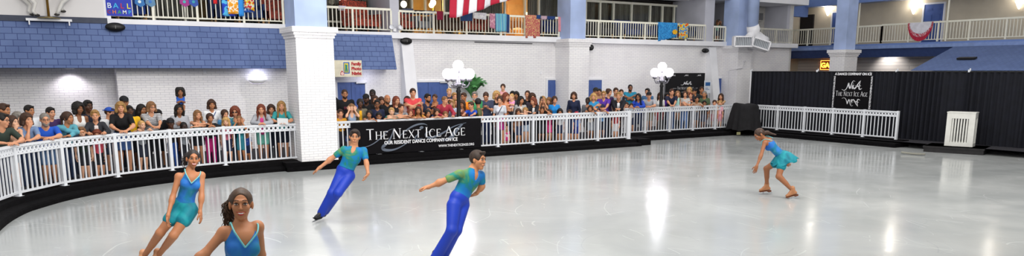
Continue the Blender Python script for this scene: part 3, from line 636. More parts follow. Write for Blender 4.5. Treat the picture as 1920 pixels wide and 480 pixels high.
def off(a, b): return (a*ex+b*fx, a*ey+b*fy)
zl1 = ony(860, 138.5, 19.8)[2]; zl1t = ony(860, 123, 19.8)[2]
lamp(860, 19.72, [(0, 0), off(-.315, .05), off(-.13, -.27), off(.12, .28), off(.325, -.03)], 'black lamp post with five glowing globes behind the long banner', zl1, zl1t)
zl2 = ony(1240, 136, 21.35)[2]; zl2t = ony(1240, 125, 21.35)[2]
lamp(1239, 21.28, [(0, 0), off(-.28, -.06), off(.23, -.16), off(.03, .3)], 'black lamp post with glowing globes beside the logo backdrop', zl2, zl2t, R_=.165)
# half bowl uplighter
q = ony(483, 153, YL); r = root('wall_light', (q[0], YL, q[2])); tag(r, 'white half bowl uplighter glowing on the brick wall left of the pillar', 'lamp')
m = MB(); vs = []; n = 16
for j, (rr, z) in enumerate(((.26, .05), (.27, .03), (.16, -.05), (.08, -.06))):
    for i in range(n+1): a = math.pi*i/n; vs.append((rr*math.cos(a), -.6*rr*math.sin(a)-.005, z))
m.add(vs, [(j*(n+1)+i, j*(n+1)+i+1, (j+1)*(n+1)+i+1, (j+1)*(n+1)+i) for j in range(3) for i in range(n)] + [tuple(3*(n+1)+i for i in range(n+1))]); m.build('bowl', WPAINT, r, smooth=True)
m = MB(); m.box(-.18, .18, -.1, -.04, .02, .05); m.build('bulb', M('#f4efff', .4, noise=0, emit=9), r)
point('wall_light_glow', (q[0], YL-.13, q[2]+.16), 3.2, (.85, .85, 1), .06)
q = ony(131, 127, 23.2)
r = root('downlight', (q[0], 23.2, ony(270, 127.5, 22.5)[2]+.008)); tag(r, 'recessed downlight under the left end of the mansard', 'lamp')
m = MB(); m.lathe([(.1, 0), (.11, -.02), (.09, -.03), (.085, 0)], n=16); m.build('trim_ring', WHITE, r); m = MB(); m.ell((0, 0, -.0), (.08, .08, .015)); m.build('bulb', M('#fff6ff', .4, noise=0, emit=12), r)
spot('downlight_beam', (q[0], 23.45, 2.48), (q[0], 23.75, 1.6), 26, 120, (1, .93, 1), .05)
q = ony(690, 150, 23.6); point('door_glow', (q[0], 23.3, 2.35), 6, (.85, .85, 1), .1)
q0 = ony(890, 79, YA-.03); q1 = ony(998, 82, YA-.03); m = MB(tuple(q0)); m.tube([q0, q1], .014, 6); tag(m.build('wall_pipe', M('#4a4c52', .5), loc=tuple(q0)), 'thin dark pipe running under the ledge above the palm', 'pipe')
# small white box sensor on the near wall
q = ony(384, 135, YL); m = MB(); m.box(-.045, .045, -.03, 0, -.05, .05); m.ell((0, -.03, -.005), (.02, .012, .02)); tag(m.build('wall_sensor', WPAINT, loc=(q[0], YL-.001, q[2])), 'small square white sensor on the left brick wall', 'sensor')
q = ony(1014, 137, YA); m = MB(); m.box(-.035, .035, -.025, 0, -.05, .05); m.ell((0, -.025, 0), (.015, .01, .015)); tag(m.build('wall_sensor', WPAINT, loc=(q[0], YA-.001, q[2])), 'tiny white box on the wall left of the middle pillar', 'sensor')
# oval black wall speakers
def speaker(px, py, y, lab, w_=.19, h_=.09):
    q = ony(px, py, y-.12); r = root('wall_speaker', (q[0], y, q[2])); tag(r, lab, 'speaker', 'oval black wall speakers')
    m = MB(); m.ell((0, -.14, 0), (w_, .09, h_), nu=20, nv=12); m.build('housing', M('#0f0f11', .45, noise=.2), r, smooth=True)
    m = MB(); m.box(-.02, .02, -.1, 0, -.02, .02); m.box(-.04, .04, -.01, 0, -.06, .06); m.build('bracket', BLACK, r)
    m = MB(); m.box(-.006, .006, -.235, -.225, -.04, .04); m.build('badge', M('#777777', .4), r)
speaker(216, 51, 22.92, 'oval black speaker on the left mansard under the ball champ banner', .24, .12)
speaker(761, 77, YA-.05, 'oval black speaker on brick right of the short mansard', .22, .12)
speaker(1107, 89, YA, 'black speaker half hidden by the middle pillar', .14, .12)
speaker(1322, 95, YA-.1, 'oval black speaker near the right end of the long wall', .2, .10)
# twin floodlights on the ledge
q = ony(741, 52, YA-.3); r = root('floodlight', (q[0], YA-.24, q[2]-.12)); tag(r, 'twin white floodlight heads on the ledge by the partition', 'lamp')
for dx in (-.1, .12):
    m = MB(); m.lathe([(0, 0), (.05, .01), (.085, .1), (.08, .12)], n=12); o = m.build('lamp_head', WPAINT, r, smooth=True); o.location = (dx, -.02, .1); o.rotation_euler = (math.radians(70), 0, .4*(-1 if dx < 0 else 1))
m = MB(); m.box(-.05, .05, -.03, .03, 0, .1); m.build('mount', WPAINT, r)
# door closer lights / exit fixture over first door
q = ony(676, 155, YA-.06); m = MB(); m.box(-.16, .16, -.05, 0, -.03, .03); m.tube([(-.1, -.05, -.02), (.1, -.12, -.02), (.2, -.04, 0)], .008, 6); tag(m.build('door_closer', M('#c9cbd0', .4, .5), loc=(q[0], YA-.06, q[2])), 'silver door closer over the blue door under the photo sign', 'door closer')
q = ony(832, 154, YA-.06); m = MB(); m.box(-.16, .16, -.05, 0, -.03, .03); m.tube([(-.1, -.05, -.02), (.1, -.12, -.02), (.2, -.04, 0)], .008, 6); tag(m.build('door_closer', M('#c9cbd0', .4, .5), loc=(q[0], YA-.06, q[2])), 'silver door closer over the wide blue door behind the first lamp post', 'door closer')
# conduit on pillar three
q = [ony(px, py, YA-.95) for px, py in ((1364, 180), (1367, 132), (1392, 128), (1396, 115))]; m = MB(); m.tube(q, .018, 6); m.ell(q[-1], (.05, .04, .05)); tag(m.build('conduit', M('#c6c6cb', .5)), 'thin grey conduit bent across the right brick pillar', 'pipe')
# ------------------------------------------------------------------ air ducts by pillar three
DY = 22.4
r = root('air_duct', (ony(1412, 60, DY)[0], DY, ony(1412, 60, DY)[2])); tag(r, 'blue round duct ending in a white elbow and two grilles', 'duct'); o3 = tuple(r.location)
a = ony(1411, 50, DY); m = MB(o3); m.tube([(a[0], DY, 9), (a[0], DY, a[2])], .23, 20); m.build('riser', BLUEP, r, smooth=True)
b1 = ony(1415, 62, DY); b2 = ony(1400, 73, DY); b3 = ony(1428, 78, DY)
m = MB(o3); m.tube([(a[0], DY, a[2]+.05), (a[0]+.08, DY, b1[2]+.1), (a[0]+.1, DY, b1[2]-.08), (b3[0]-.1, DY-.1, b3[2]+.06), (b3[0]+.1, DY-.15, b3[2])], [.25, .28, .27, .22, .2], 20); m.tube([(a[0]+.05, DY, b1[2]-.05), (b2[0], DY-.1, b2[2]+.02)], [.2, .18], 16); m.build('elbow', M('#e6e6ea', .5, noise=.05), r, smooth=True)
for (pa, pb, ang) in (((1380, 67), (1408, 88), 0), ((1414, 73), (1440, 92), .35)):
    c0 = ony(*pa, DY-.35); c1 = ony(*pb, DY-.35); w2 = (c1[0]-c0[0])/2*.80; h2 = (c0[2]-c1[2])/2*.9
    g = MB(); 
    for e in (-1, 1): g.box(-w2, w2, -.05, .3, e*h2-.03, e*h2+.03); g.box(e*w2-.03, e*w2+.03, -.05, .3, -h2, h2)
    gb = MB(); gb.box(-w2, w2, .05, .3, -h2, h2)
    T = Matrix.Translation(((c0[0]+c1[0])/2-o3[0], DY-.35-o3[1], (c0[2]+c1[2])/2-o3[2])) @ Matrix.Rotation(ang, 4, 'Y') @ Matrix.Rotation(-YAW, 4, 'Z')
    f = g.build('grille_frame', M('#e6e6ea', .5), r); f.matrix_local = T
    gb.build('grille_core', M('#8f959c', .6), f)
    for k in range(9):
        s = MB(); x = -w2+.03+(k+.5)*(2*w2-.06)/9; s.box(x-.006, x+.006, -.03, .06, -h2, h2); s.build('louvre', M('#d9dce0', .5), f)
# window air conditioner in the corner
q = ony(1422, 31, 24.9); r = root('air_conditioner', (q[0], 24.9, q[2])); tag(r, 'window air conditioner on the shaded upper wall in the corner', 'air conditioner')
m = MB(); m.box(-.3, .36, 0, .3, -.2, .2); m.build('housing', M('#b9b7b0', .6), r); m = MB(); m.box(-.25, .0, -.01, 0, -.16, .16); m.box(.05, .32, -.01, 0, -.16, .16); m.build('grille', M('#6c6c6e', .6), r)
# stair handrail in the corner
q0 = ony(1450, 70, 24.8); q1 = ony(1478, 50, 24.8); m = MB(); m.tube([q0, q1], .03, 8); 
for k in range(5): p_ = Vector(q0)*(1-k/4)+Vector(q1)*(k/4); m.tube([p_, (p_[0], p_[1], 3.75)], .015, 6)
tag(m.build('stair_handrail', M('#8f8c85', .6)), 'grey stair handrail rising in the shaded corner balcony', 'handrail')
# ------------------------------------------------------------------ black covered object on the corner of the kerb
cx_, cy_ = 23.2, 20.35
vs = []; nu, nv = 72, 14
for j in range(nv+1):
    t = j/nv
    for i in range(nu):
        a = 2*math.pi*i/nu; c, s_ = math.cos(a), math.sin(a); sq = 1/max(abs(c), abs(s_)); rad = (.45+.55*sq*.62)
        if t < .3: rr = .48*math.sin(t/.3*math.pi/2)**.7*rad*1.05; z = 1.20+.06*math.cos(2*a+.6)*(t/.3)-.06*(t/.3)**3+.05*math.sin(3*a)*(t/.3)
        else:
            u = (t-.3)/.7; rr = (.48+.20*u**.8)*rad*1.05+u*.05*math.sin(9*a+1.3*math.sin(2*a))+u*.02*math.sin(17*a); z = 1.14*(1-u)+.21*u+.03*math.sin(5*a)*u+(.06*math.cos(2*a+.6)+.05*math.sin(3*a))*(1-u)
        vs.append((rr*c, rr*s_, z-.2))
o = obj('covered_equipment', vs, [(j*nu+i, (j+1)*nu+i, (j+1)*nu+(i+1) % nu, j*nu+(i+1) % nu) for j in range(nv) for i in range(nu)], M('#151417', .9, noise=.3), smooth=True, loc=(cx_, cy_, .22)); tag(o, 'bulky object under a black cloth on the rink corner between the fences', 'cover')
m = MB(); m.box(-.07, .07, -.03, .03, 0, .1); m.box(-.05, .05, -.04, -.03, .02, .07); q = onz(1382, 252, .12); tag(m.build('junction_box', M('#8d8a63', .6), loc=(q[0]+.02, q[1]-.05, .11)), 'small brass coloured box on the kerb below the covered object', 'box')
# ------------------------------------------------------------------ slatted white box on its platform
qa = onz(1770, 273, .2); qb = onz(1823, 276, .2); ang = math.atan2(qb[1]-qa[1], qb[0]-qa[0]); W_ = math.hypot(qb[0]-qa[0], qb[1]-qa[1])
r = root('slatted_box', (qa[0], qa[1], .2)); r.rotation_euler = (0, 0, ang); tag(r, 'white slatted gate box standing on the black platform at the right', 'box')
H_ = 1.02; D_ = .45; b = .14; OW = M('#dcdcd6', .6, noise=.05)
for yy in (0, D_-.05):
    m = MB(); m.box(0, b, yy, yy+.05, 0, H_); m.box(W_-b*1.2, W_, yy, yy+.05, 0, H_); m.box(b, W_-b*1.2, yy, yy+.05, H_-.17, H_); m.box(b, W_-b*1.2, yy, yy+.05, 0, .12); m.build('panel_frame', OW, r)
    for k in range(6):
        x = b+(W_-2.2*b)*(k+.45)/6; m = MB(); m.box(x-.02, x+.02, yy+.012, yy+.038, .1, H_-.16); m.build('slat', OW, r)
for xx in (0, W_-.05): m = MB(); m.box(xx, xx+.05, .05, D_-.05, H_-.15, H_-.001); m.box(xx, xx+.05, .05, D_-.05, .001, .1); m.build('side_rail', OW, r)
for k in range(3): m = MB(); y_ = .12+k*.1; m.box(W_-.04, W_-.02, y_-.015, y_+.015, .1, H_-.15); m.build('side_slat', OW, r)
m = MB(); m.box(-.01, W_+.01, -.01, D_+.01, H_, H_+.03); m.build('lid', OW, r)
pa = onz(1722, 283, .1); m = MB((qa[0], qa[1], 0)); c, s_ = math.cos(ang), math.sin(ang)
T = Matrix.Translation((qa[0], qa[1], 0)) @ Matrix.Rotation(ang, 4, 'Z'); m.box(-.5, W_+.35, -.3, .9, .0, .19, T); m.box(-.52, W_+.37, -.32, .9, .13, .19, T)
tag(m.build('platform', M('#1b191b', .6, noise=.4, scale=8), loc=(qa[0], qa[1], 0)), 'low black platform under the white slatted box', 'platform')
m = MB(); q = onz(1690, 283, .1); q2 = onz(1735, 286, .1); m.tube([(q[0], q[1], .06), ((q[0]+q2[0])/2, (q[1]+q2[1])/2, .04), (q2[0], q2[1], .05)], .03, 6); tag(m.build('kerb_rope', M('#8b8a80', .8)), 'pale worn strip lying on the kerb left of the platform', 'rope')
# ------------------------------------------------------------------ palm
q = ony(884, 185, 23.1); r = root('potted_palm', (q[0], 23.1, ZF)); tag(r, 'green potted palm behind the first lamp post', 'plant')
m = MB(); m.lathe([(0, 0), (.2, 0), (.26, .4), (.28, .42), (.24, .42), (.22, .36), (0, .36)], n=18); m.build('pot', M('#5b4636', .7), r, smooth=True)
m = MB(); 
for k in range(5): a = k*1.3; m.tube([(.03*math.cos(a), .03*math.sin(a), .3), (.08*math.cos(a), .08*math.sin(a), 1.1)], .018, 6)
m.build('stem', M('#5f6b3a', .7), r)
PALM = M('#5a9a5c', .55, noise=.35, scale=8)
for k in range(17):
    a = k*2.4; L_ = .95+.3*random.random(); el = math.radians(45+35*random.random()); P_ = []
    z0_ = 1.35+.15*random.random()
    for t in np.linspace(0, 1, 9): P_.append(Vector((math.cos(a)*math.cos(el)*L_*t, math.sin(a)*math.cos(el)*L_*t*.7, z0_+math.sin(el)*L_*t-.45*t*t*t)))
    m = MB(); m.tube(P_, [.012-.009*i/8 for i in range(9)], 5)
    for i in range(1, 36):
        t = i/36*8; j = int(t); p_ = P_[j].lerp(P_[min(j+1, 8)], t-j); d = (P_[min(j+1, 8)]-P_[j]).normalized(); sd = d.cross(Vector((0, 0, 1))).normalized()
        for e in (-1, 1):
            l = .26*math.sin(math.pi*(i/36)*.85+.25); tip = p_+(sd*e*.8+d*.55)*l+Vector((0, 0, -.12*l)); w3 = d*.012
            m.add([p_-w3, p_+w3, p_.lerp(tip, .5)+w3*1.3+Vector((0, 0, .008)), tip, p_.lerp(tip, .5)-w3*1.3+Vector((0, 0, .008))], [(0, 1, 2, 3, 4)])
    m.build('frond', PALM, r)
# ------------------------------------------------------------------ things hung on the balcony railings
def hung(px0, px1, pyb, y, ztop, mat, name, label, cat='towel', wav=.02, pyb1=None, group=None):
    """a cloth folded over the top rail and hanging to pyb"""
    xa = ony(px0, 20, y)[0]; xb = ony(px1, 20, y)[0]; za = ony(px0, pyb, y)[2]; zb = ony(px1, pyb if pyb1 is None else pyb1, y)[2]
    nx = max(6, int((xb-xa)/.04)); rows = 9; vs = []
    for i in range(nx+1):
        t = i/nx; x = xa+(xb-xa)*t; zz = za+(zb-za)*t
        for j in range(rows): u = j/(rows-1); vs.append((x-xa, -.045-wav*u*math.sin(t*11+1)-wav*.5*u*math.sin(t*23), (ztop+.01)+(zz-ztop)*u-zz))
        vs.append((x-xa, -.02, ztop+.02-zz)); vs.append((x-xa, .02, ztop+.02-zz)); vs.append((x-xa, .045, ztop-.12-zz))
    R_ = rows+3; fs = []
    for i in range(nx):
        a = i*R_; b = (i+1)*R_
        for j in range(rows-1): fs.append((a+j, a+j+1, b+j+1, b+j))
        fs.append((a, b, b+rows, a+rows)); fs.append((a+rows, b+rows, b+rows+1, a+rows+1)); fs.append((a+rows+1, b+rows+1, b+rows+2, a+rows+2))
    zz0 = za
    vs = [(x, yv, z) for x, yv, z in vs]
    # z values were made relative to each column's hem; restore to the first hem
    out = []
    for i in range(nx+1):
        zz = za+(zb-za)*i/nx
        for k in range(R_): x, yv, z = vs[i*R_+k]; out.append((x, yv, z+zz-za))
    o = obj(name, out, fs, mat, smooth=True, loc=(xa, y, za)); sol = o.modifiers.new('thick', 'SOLIDIFY'); sol.thickness = .012
    tag(o, label, cat, group); return o
def pattern(name, kind, cols, scale=8, rot=0):
    m, N, L, b = nodes(name); tc = N.new('ShaderNodeTexCoord'); mp = N.new('ShaderNodeMapping'); mp.inputs['Rotation'].default_value = (0, rot, 0); L.new(tc.outputs['Object'], mp.inputs['Vector'])
    if kind == 'stripe':
        t = N.new('ShaderNodeTexWave'); t.bands_direction = 'X'; t.inputs['Scale'].default_value = scale; L.new(mp.outputs['Vector'], t.inputs['Vector']); f = t.outputs['Fac']
    elif kind == 'hstripe':
        t = N.new('ShaderNodeTexWave'); t.bands_direction = 'Z'; t.inputs['Scale'].default_value = scale; L.new(mp.outputs['Vector'], t.inputs['Vector']); f = t.outputs['Fac']
    elif kind == 'blob':
        t = N.new('ShaderNodeTexNoise'); t.inputs['Scale'].default_value = scale; t.inputs['Detail'].default_value = 1; L.new(mp.outputs['Vector'], t.inputs['Vector'])
        mr = N.new('ShaderNodeMapRange'); mr.inputs['From Min'].default_value = .3; mr.inputs['From Max'].default_value = .7; L.new(t.outputs['Fac'], mr.inputs['Value']); f = mr.outputs['Result']
    else:
        t = N.new('ShaderNodeTexVoronoi'); t.inputs['Scale'].default_value = scale; L.new(mp.outputs['Vector'], t.inputs['Vector']); f = t.outputs['Distance']
    r = N.new('ShaderNodeValToRGB'); r.color_ramp.interpolation = 'CONSTANT'; e = r.color_ramp.elements
    while len(e) < len(cols): e.new(.5)
    for i, c in enumerate(cols): e[i].position = i/len(cols); e[i].color = srgb(c)
    L.new(f, r.inputs['Fac']); L.new(r.outputs['Color'], b.inputs['Base Color']); b.inputs['Roughness'].default_value = .85; return m
YR = YA-.15; zR = 4.46
# ball champ banner
yy = 23.0; xa = ony(199, 15, yy)[0]; xb = ony(247, 15, yy)[0]; z_b = ony(222, 30, yy)[2]; r = root('ball_champ_banner', (xa, yy, z_b)); tag(r, 'blue BALL CHAMP banner on the balcony railing at the upper left', 'banner', None)
m = MB(); m.box(0, xb-xa, -.012, 0, 0, 4.72-z_b); m.build('banner_cloth', M('#2336b0', .6), r)
W_ = xb-xa
for s, z, cols, k_ in (('BALL', .20, ('#d8e4f0', '#38b6e8', '#c02840', '#e8e23a'), .19), ('CHAMP', .06, ('#a02030', '#e08030', '#2fa05a', '#e8eef4', '#3ab0d8'), .13), ('KICK', .44, ('#e8eef4', '#e8c030', '#3ab0d8', '#e07050'), .17)):
    for i, ch in enumerate(s): t = text(ch, k_, M(cols[i], .6, noise=0), 'letter', r, bold=.002); face_y(t, W_*(i+.5)/len(s), -.016, z)
for k, (a, c1, c2) in enumerate(((262, '#2a6fb0', '#d8e8e8'), (282, '#5a86a8', '#2f6fc0'), (346, '#a02a86', '#4ab0b8'), (363, '#2a50a8', '#38a0b0'))):
    x = ony(a, 8, 22.98)[0]; m = MB(); m.cur = 0; m.add([(-.10, 0, .22), (.10, 0, .22), (.13, .0, 0), (0.02, 0, -.06), (-.12, 0, .03)], [(0, 4, 3, 2, 1)]); m.add([(-.10, .01, .22), (.10, .01, .22), (.13, .01, 0), (0.02, .01, -.06), (-.12, .01, .03)], [(0, 1, 2, 3, 4)]); m.cur = 1; m.ell((.0, -.003, .08), (.04, .003, .04))
    o = m.build('small_flag', None, mats=[M(c1, .6), M(c2, .6)], loc=(x, 22.98, ony(a, 9, 22.98)[2])); tag(o, 'small %s flag hung on the upper left railing, %s' % (('blue', 'grey blue', 'magenta', 'navy')[k], ('right beside the ball champ banner', 'second from the ball champ banner', 'before its navy neighbour', 'beside the magenta flag')[k]), 'flag')
hung(401, 408, 8, 23.0, 4.71, M('#d8262a', .8), 'towel', 'short red towel on the upper left railing, left of the blue swirl towel')
hung(416, 440, 31, 23.0, 4.71, pattern('t_blueswirl', 'blob', ['#1c3ab0', '#1f4fd0', '#5ac0f0', '#1c3ab0'], 5), 'towel', 'blue swirl beach towel on the upper left railing')
hung(427, 447, 27, 22.97, 4.72, pattern('t_orange', 'blob', ['#e8941f', '#f4efe0', '#f0a830', '#e8941f'], 9), 'towel', 'orange and white flowered towel on the upper left railing')
hung(447, 457, 31, 22.99, 4.71, M('#2f8fe0', .8), 'towel', 'light blue towel beside the orange flowered towel')
hung(459, 477, 15, 22.96, 4.72, pattern('t_redyel', 'blob', ['#c8332e', '#e8c22a', '#d8d8cc', '#c8332e'], 9), 'towel', 'red and yellow printed towel near the left pillar', pyb1=22)
hung(457, 476, 24, 23.03, 4.69, pattern('t_bluew', 'blob', ['#2650a8', '#e2e6ea', '#2650a8', '#2f5fb8'], 10), 'towel', 'blue and white towel below the red and yellow one')
hung(635, 648, 15, YR, 4.5, M('#c8bfcc', .8), 'towel', 'small pale lilac cloth on the railing right of the left pillar')
hung(753, 774, 17, YR, 4.47, M('#3d4356', .9), 'towel', 'dark slate towel nearest the partition on the middle railing')
hung(776, 797, 22, YR, 4.47, M('#262830', .9), 'towel', 'black crumpled towel hanging before the yellow window')
hung(797, 815, 21, YR, 4.47, M('#4c5f80', .9), 'towel', 'grey blue towel before the room lamp')
hung(818, 830, 38, YR, 4.47, M('#8e1f3c', .9), 'towel', 'dark crimson garment hanging on the middle railing')
hung(862, 885, 40, YR-.0, 4.47, M('#2c4674', .9), 'towel', 'blue towel behind the flag hem')
hung(886, 911, 35, YR-.02, 4.48, pattern('t_white', 'blob', ['#e2e2e4', '#d4d2da', '#eeeeee', '#e2e2e4'], 6), 'towel', 'white printed towel right of the flag', pyb1=38)
hung(917, 929, 52, YR, 4.47, pattern('t_pink', 'blob', ['#c98aa0', '#dfb2bd', '#c07f98', '#c98aa0'], 7), 'towel', 'dusty pink towel left of the striped blue towel', pyb1=56)
hung(928, 949, 60, YR-.02, 4.48, pattern('t_stripes', 'stripe', ['#2f8fc4', '#a8d4c8', '#2a70b0', '#d0dcc0', '#38b0d0'], 2.2), 'towel', 'blue and green striped beach towel on the middle railing')
hung(949, 954, 62, YR, 4.46, M('#233f70', .9), 'towel', 'narrow navy towel right of the striped one')
o = hung(984, 1012, 72, YR-.02, 4.48, pattern('t_rug', 'blob', ['#a02c44', '#a83046', '#dcc080', '#a83046', '#b8485c'], 22), 'towel', 'red and gold patterned carpet like towel by the middle pillar')
hung(1005, 1013, 36, YR-.04, 4.49, M('#1f3c70', .9), 'swim_garment', 'navy swim shorts at the top corner of the red and gold towel', 'clothing')
hung(1014, 1025, 37, YR-.02, 4.47, M('#b59aa8', .9), 'swim_garment', 'mauve cloth between two navy swim garments', 'clothing')
hung(1025, 1040, 37, YR-.02, 4.47, M('#21396e', .9), 'swim_garment', 'navy swim garment right of the mauve cloth', 'clothing')
hung(1046, 1052, 60, YR, 4.46, M('#dc8f96', .9), 'towel', 'salmon pink towel against the middle blue shaft')
hung(1234, 1270, 78, YR-.02, 4.43, pattern('t_wave', 'blob', ['#1f74b8', '#2a86cc', '#3aa0dc', '#1f74b8'], 14), 'towel', 'wide blue beach towel with a yellow splash on the right long railing', pyb1=70)
q = ony(1265, 60, YR-.1); m = MB(); n = 14; m.add([(math.cos(2*math.pi*k/n)*(.17 if k % 2 else .12), -.002*(k % 2), math.sin(2*math.pi*k/n)*(.12 if k % 2 else .08)) for k in range(n)]+[(0, -.004, 0)], [(k, (k+1) % n, n) for k in range(n)]); splash = m.build('towel_print', M('#e8b021', .8), loc=(q[0], YR-.115, q[2]))
splash.parent = [o_ for o_ in COL.objects if o_.get('label', '').startswith('wide blue beach towel')][0]; splash.matrix_parent_inverse = Matrix.Translation(-Vector(splash.parent.location))
hung(1273, 1291, 73, YR-.02, 4.43, pattern('t_yel', 'blob', ['#e0492a', '#e8d23a', '#3f7fd0', '#e8d23a'], 8), 'towel', 'yellow and red printed towel right of the wide blue towel')
# half round bunting on the right railing
xq = XB-.06; ya_ = onx(1703, 42, xq)[1]; yb_ = onx(1750, 42, xq)[1]; zt_ = onx(1726, 42, xq)[2]; W_ = ya_-yb_; zb2 = onx(1727, 77, xq)[2]
r = root('bunting', (xq, (ya_+yb_)/2, zt_)); tag(r, 'half round white bunting with red fringe on the right balcony railing', 'bunting')
def half(rx0, rx1, rz0, rz1, xo, mat, nm, rip=0):
    vs = []; n = 40
    for i in range(n+1):
        a = math.pi*i/n
        for rr, rz in ((rx0, rz0), (rx1, rz1)): vs.append((xo-.02*rip*(i % 2)*(rr == rx1), rr*math.cos(a), -rz*math.sin(a)))
    fs = [(2*i, 2*i+1, 2*i+3, 2*i+2) for i in range(n)]; o = obj(nm, vs, fs, mat, r); s_ = o.modifiers.new('t', 'SOLIDIFY'); s_.thickness = .008
HB = zt_-zb2
half(0.001, W_*.44, 0.001, HB*.62, 0, M('#dedde6', .8), 'white_field'); half(W_*.43, W_*.47, HB*.60, HB*.78, 0, pattern('bunt', 'blob', ['#c03048', '#d8c8d0', '#c03048', '#b02a44'], 20), 'star_band', 1); half(W_*.46, W_*.50, HB*.76, HB, 0, M('#b3243f', .8), 'red_fringe', 1)
# ------------------------------------------------------------------ flag hanging from above
yf = 22.3; FM = [M('#b81d3a', .75, noise=.05), M('#e9e8ee', .75, noise=.04)]
r = root('striped_flag', (ony(850, 20, yf)[0], yf, 4.25)); tag(r, 'large red and white striped flag hanging over the middle balcony', 'flag')
edges_b = [(844, 33), (855, 33), (866, 30), (880, 26), (893, 21), (907, 17), (921, 10), (936, 5), (950, 2), (962, -1)]
edges_t = [(847, -60), (860, -60), (873, -60), (886, -60), (899, -60), (912, -60), (925, -60), (938, -60), (951, -60), (962, -60)]
for i in range(9):
    m = MB(tuple(r.location)); vs = []; n = 12; c = 5
    for j in range(n+1):
        for k in range(c+1):
            t = j/n; e = (i+k/c); i0 = min(int(e), 8); fr = e-i0
            pb = [edges_b[i0][q]+(edges_b[i0+1][q]-edges_b[i0][q])*fr for q in (0, 1)]; pt = [edges_t[i0][q]+(edges_t[i0+1][q]-edges_t[i0][q])*fr for q in (0, 1)]
            pp = ony(pb[0]*t+pt[0]*(1-t), pb[1]*t+pt[1]*(1-t), yf); vs.append((pp[0], yf+.06*math.sin(e*2.1+t*1.5), pp[2]))
    m.add(vs, [(j*(c+1)+k, (j+1)*(c+1)+k, (j+1)*(c+1)+k+1, j*(c+1)+k+1) for j in range(n) for k in range(c)])
    o = m.build('stripe', FM[i % 2], r, smooth=True); s_ = o.modifiers.new('t', 'SOLIDIFY'); s_.thickness = .01
m = MB(tuple(r.location)); tp = ony(847, -60, yf); tq = ony(962, -60, yf); m.tube([(tp[0]-.1, yf, tp[2]+.02), (tq[0]+.1, yf, tq[2]+.02)], .03, 8); m.tube([(tp[0]+.1, yf, tp[2]+.02), (tp[0]+.1, YA-.37, 5.6)], .015, 6); m.tube([(tq[0]-.1, yf, tq[2]+.02), (tq[0]-.1, YA-.37, 5.6)], .015, 6); m.build('flag_pole', WPAINT, r)
# ------------------------------------------------------------------ carousel horse on its bracket (only hooves and pole reach the frame)
yh = 22.75; q = ony(92, 35, yh); r = root('carousel_horse', (q[0], yh, q[2])); tag(r, 'white carousel horse on a brass pole above the left mansard', 'statue'); ho = q
HW = M('#d9d7d2', .5, noise=.06); BR = M('#b08b4a', .3, .8)
m = MB(); m.tube([(0, 0, 0), (0, 0, 2.2)], .03, 12); m.build('pole', BR, r, smooth=True)
m = MB(); m.lathe([(.0, -.0), (.26, 0), (.26, .02), (.1, .04), (.05, .06), (0, .06)], n=24); m.build('base_disc', M('#8a7c55', .4, .5), r, smooth=True)
m = MB(); m.box(-.5, .5, -.02, .04, -.06, -.0); m.box(-.45, -.42, -.02, .02, -.16, -.06); m.box(.42, .45, -.02, .02, -.16, -.06); m.box(-.5, .5, .04, .24, -.04, -.02); m.build('bracket', WPAINT, r)
m = MB()
m.ell((0, 0, 1.0), (.55, .2, .23), nu=20, nv=12); m.ell((-.42, 0, 1.02), (.22, .19, .24)); m.ell((.4, 0, 1.05), (.2, .17, .22))
m.tube([(.42, 0, 1.1), (.62, 0, 1.4), (.72, 0, 1.6)], [.17, .12, .1], 12); m.tube([(.66, 0, 1.66), (.85, 0, 1.55), (.98, 0, 1.46)], [.1, .08, .055], 12)
for x, y, pts_ in ((-.45, .1, [(-.45, .1, .9), (-.55, .1, .55), (-.38, .1, .33), (-.42, .1, .18), (-.36, .1, .12)]), (-.4, -.1, [(-.4, -.1, .9), (-.45, -.1, .6), (-.26, -.1, .36), (-.33, -.1, .16), (-.26, -.1, .09)]),
                   (.4, .1, [(.4, .1, .9), (.5, .1, .6), (.36, .1, .42), (.3, .1, .3), (.32, .1, .22)]), (.42, -.1, [(.42, -.1, .9), (.5, -.1, .55), (.33, -.1, .4), (.24, -.1, .22), (.19, -.1, .12)])):
    m.tube(pts_, [.12, .075, .05, .04, .045], 10)
m.build('horse_body', HW, r, smooth=True)
for x, y, z in ((-.35, .1, .1), (-.25, -.1, .07), (.33, .1, .2), (.18, -.1, .1)):
    m = MB(); m.ell((x, y, z), (.065, .05, .035)); m.build('hoof', M('#33312f', .5), r, smooth=True)
m = MB(); m.tube([(-.6, 0, 1.1), (-.8, 0, .95), (-.85, 0, .6)], [.07, .08, .03], 10); m.build('tail', M('#8b8378', .7), r, smooth=True)
# ------------------------------------------------------------------ furniture on the balconies
def armchair(px, y, col, lab, w_=.75, h=.85, rot=0, pat=False, name='armchair'):
    x = ony(px, 50, y)[0]; zf = 3.75 if px > 600 else mz+.14
    r = root(name, (x, y, zf)); r.rotation_euler = (0, 0, rot); tag(r, lab, 'chair', 'balcony chairs')
    mt = pattern('weave'+col, 'voro', [col, '#5c2a22', col, col], 16) if pat else M(col, .85)
    m = MB(); m.box(-w_/2, w_/2, -.3, .35, .2, .42); m.build('seat', mt, r)
    m = MB(); T = Matrix.Translation((0, .35, .3)) @ Matrix.Rotation(-.2, 4, 'X'); m.box(-w_/2, w_/2, -.08, .08, 0, h-.25, T); m.build('backrest', mt, r)
    for e in (-1, 1): m = MB(); m.box(e*w_/2-.05, e*w_/2+.05, -.3, .35, .2, .6); m.build('armrest', mt, r)
    for ex_ in (-1, 1):
        for ey_ in (-.26, .3): m = MB(); m.tube([(ex_*(w_/2-.05), ey_, 0), (ex_*(w_/2-.05), ey_, .22)], .025, 6); m.build('leg', M('#b08a5a', .6), r)
armchair(680, 24.4, '#a8432f', 'large rust patterned armchair right of the left pillar', 1.0, 1.0, .3, True)
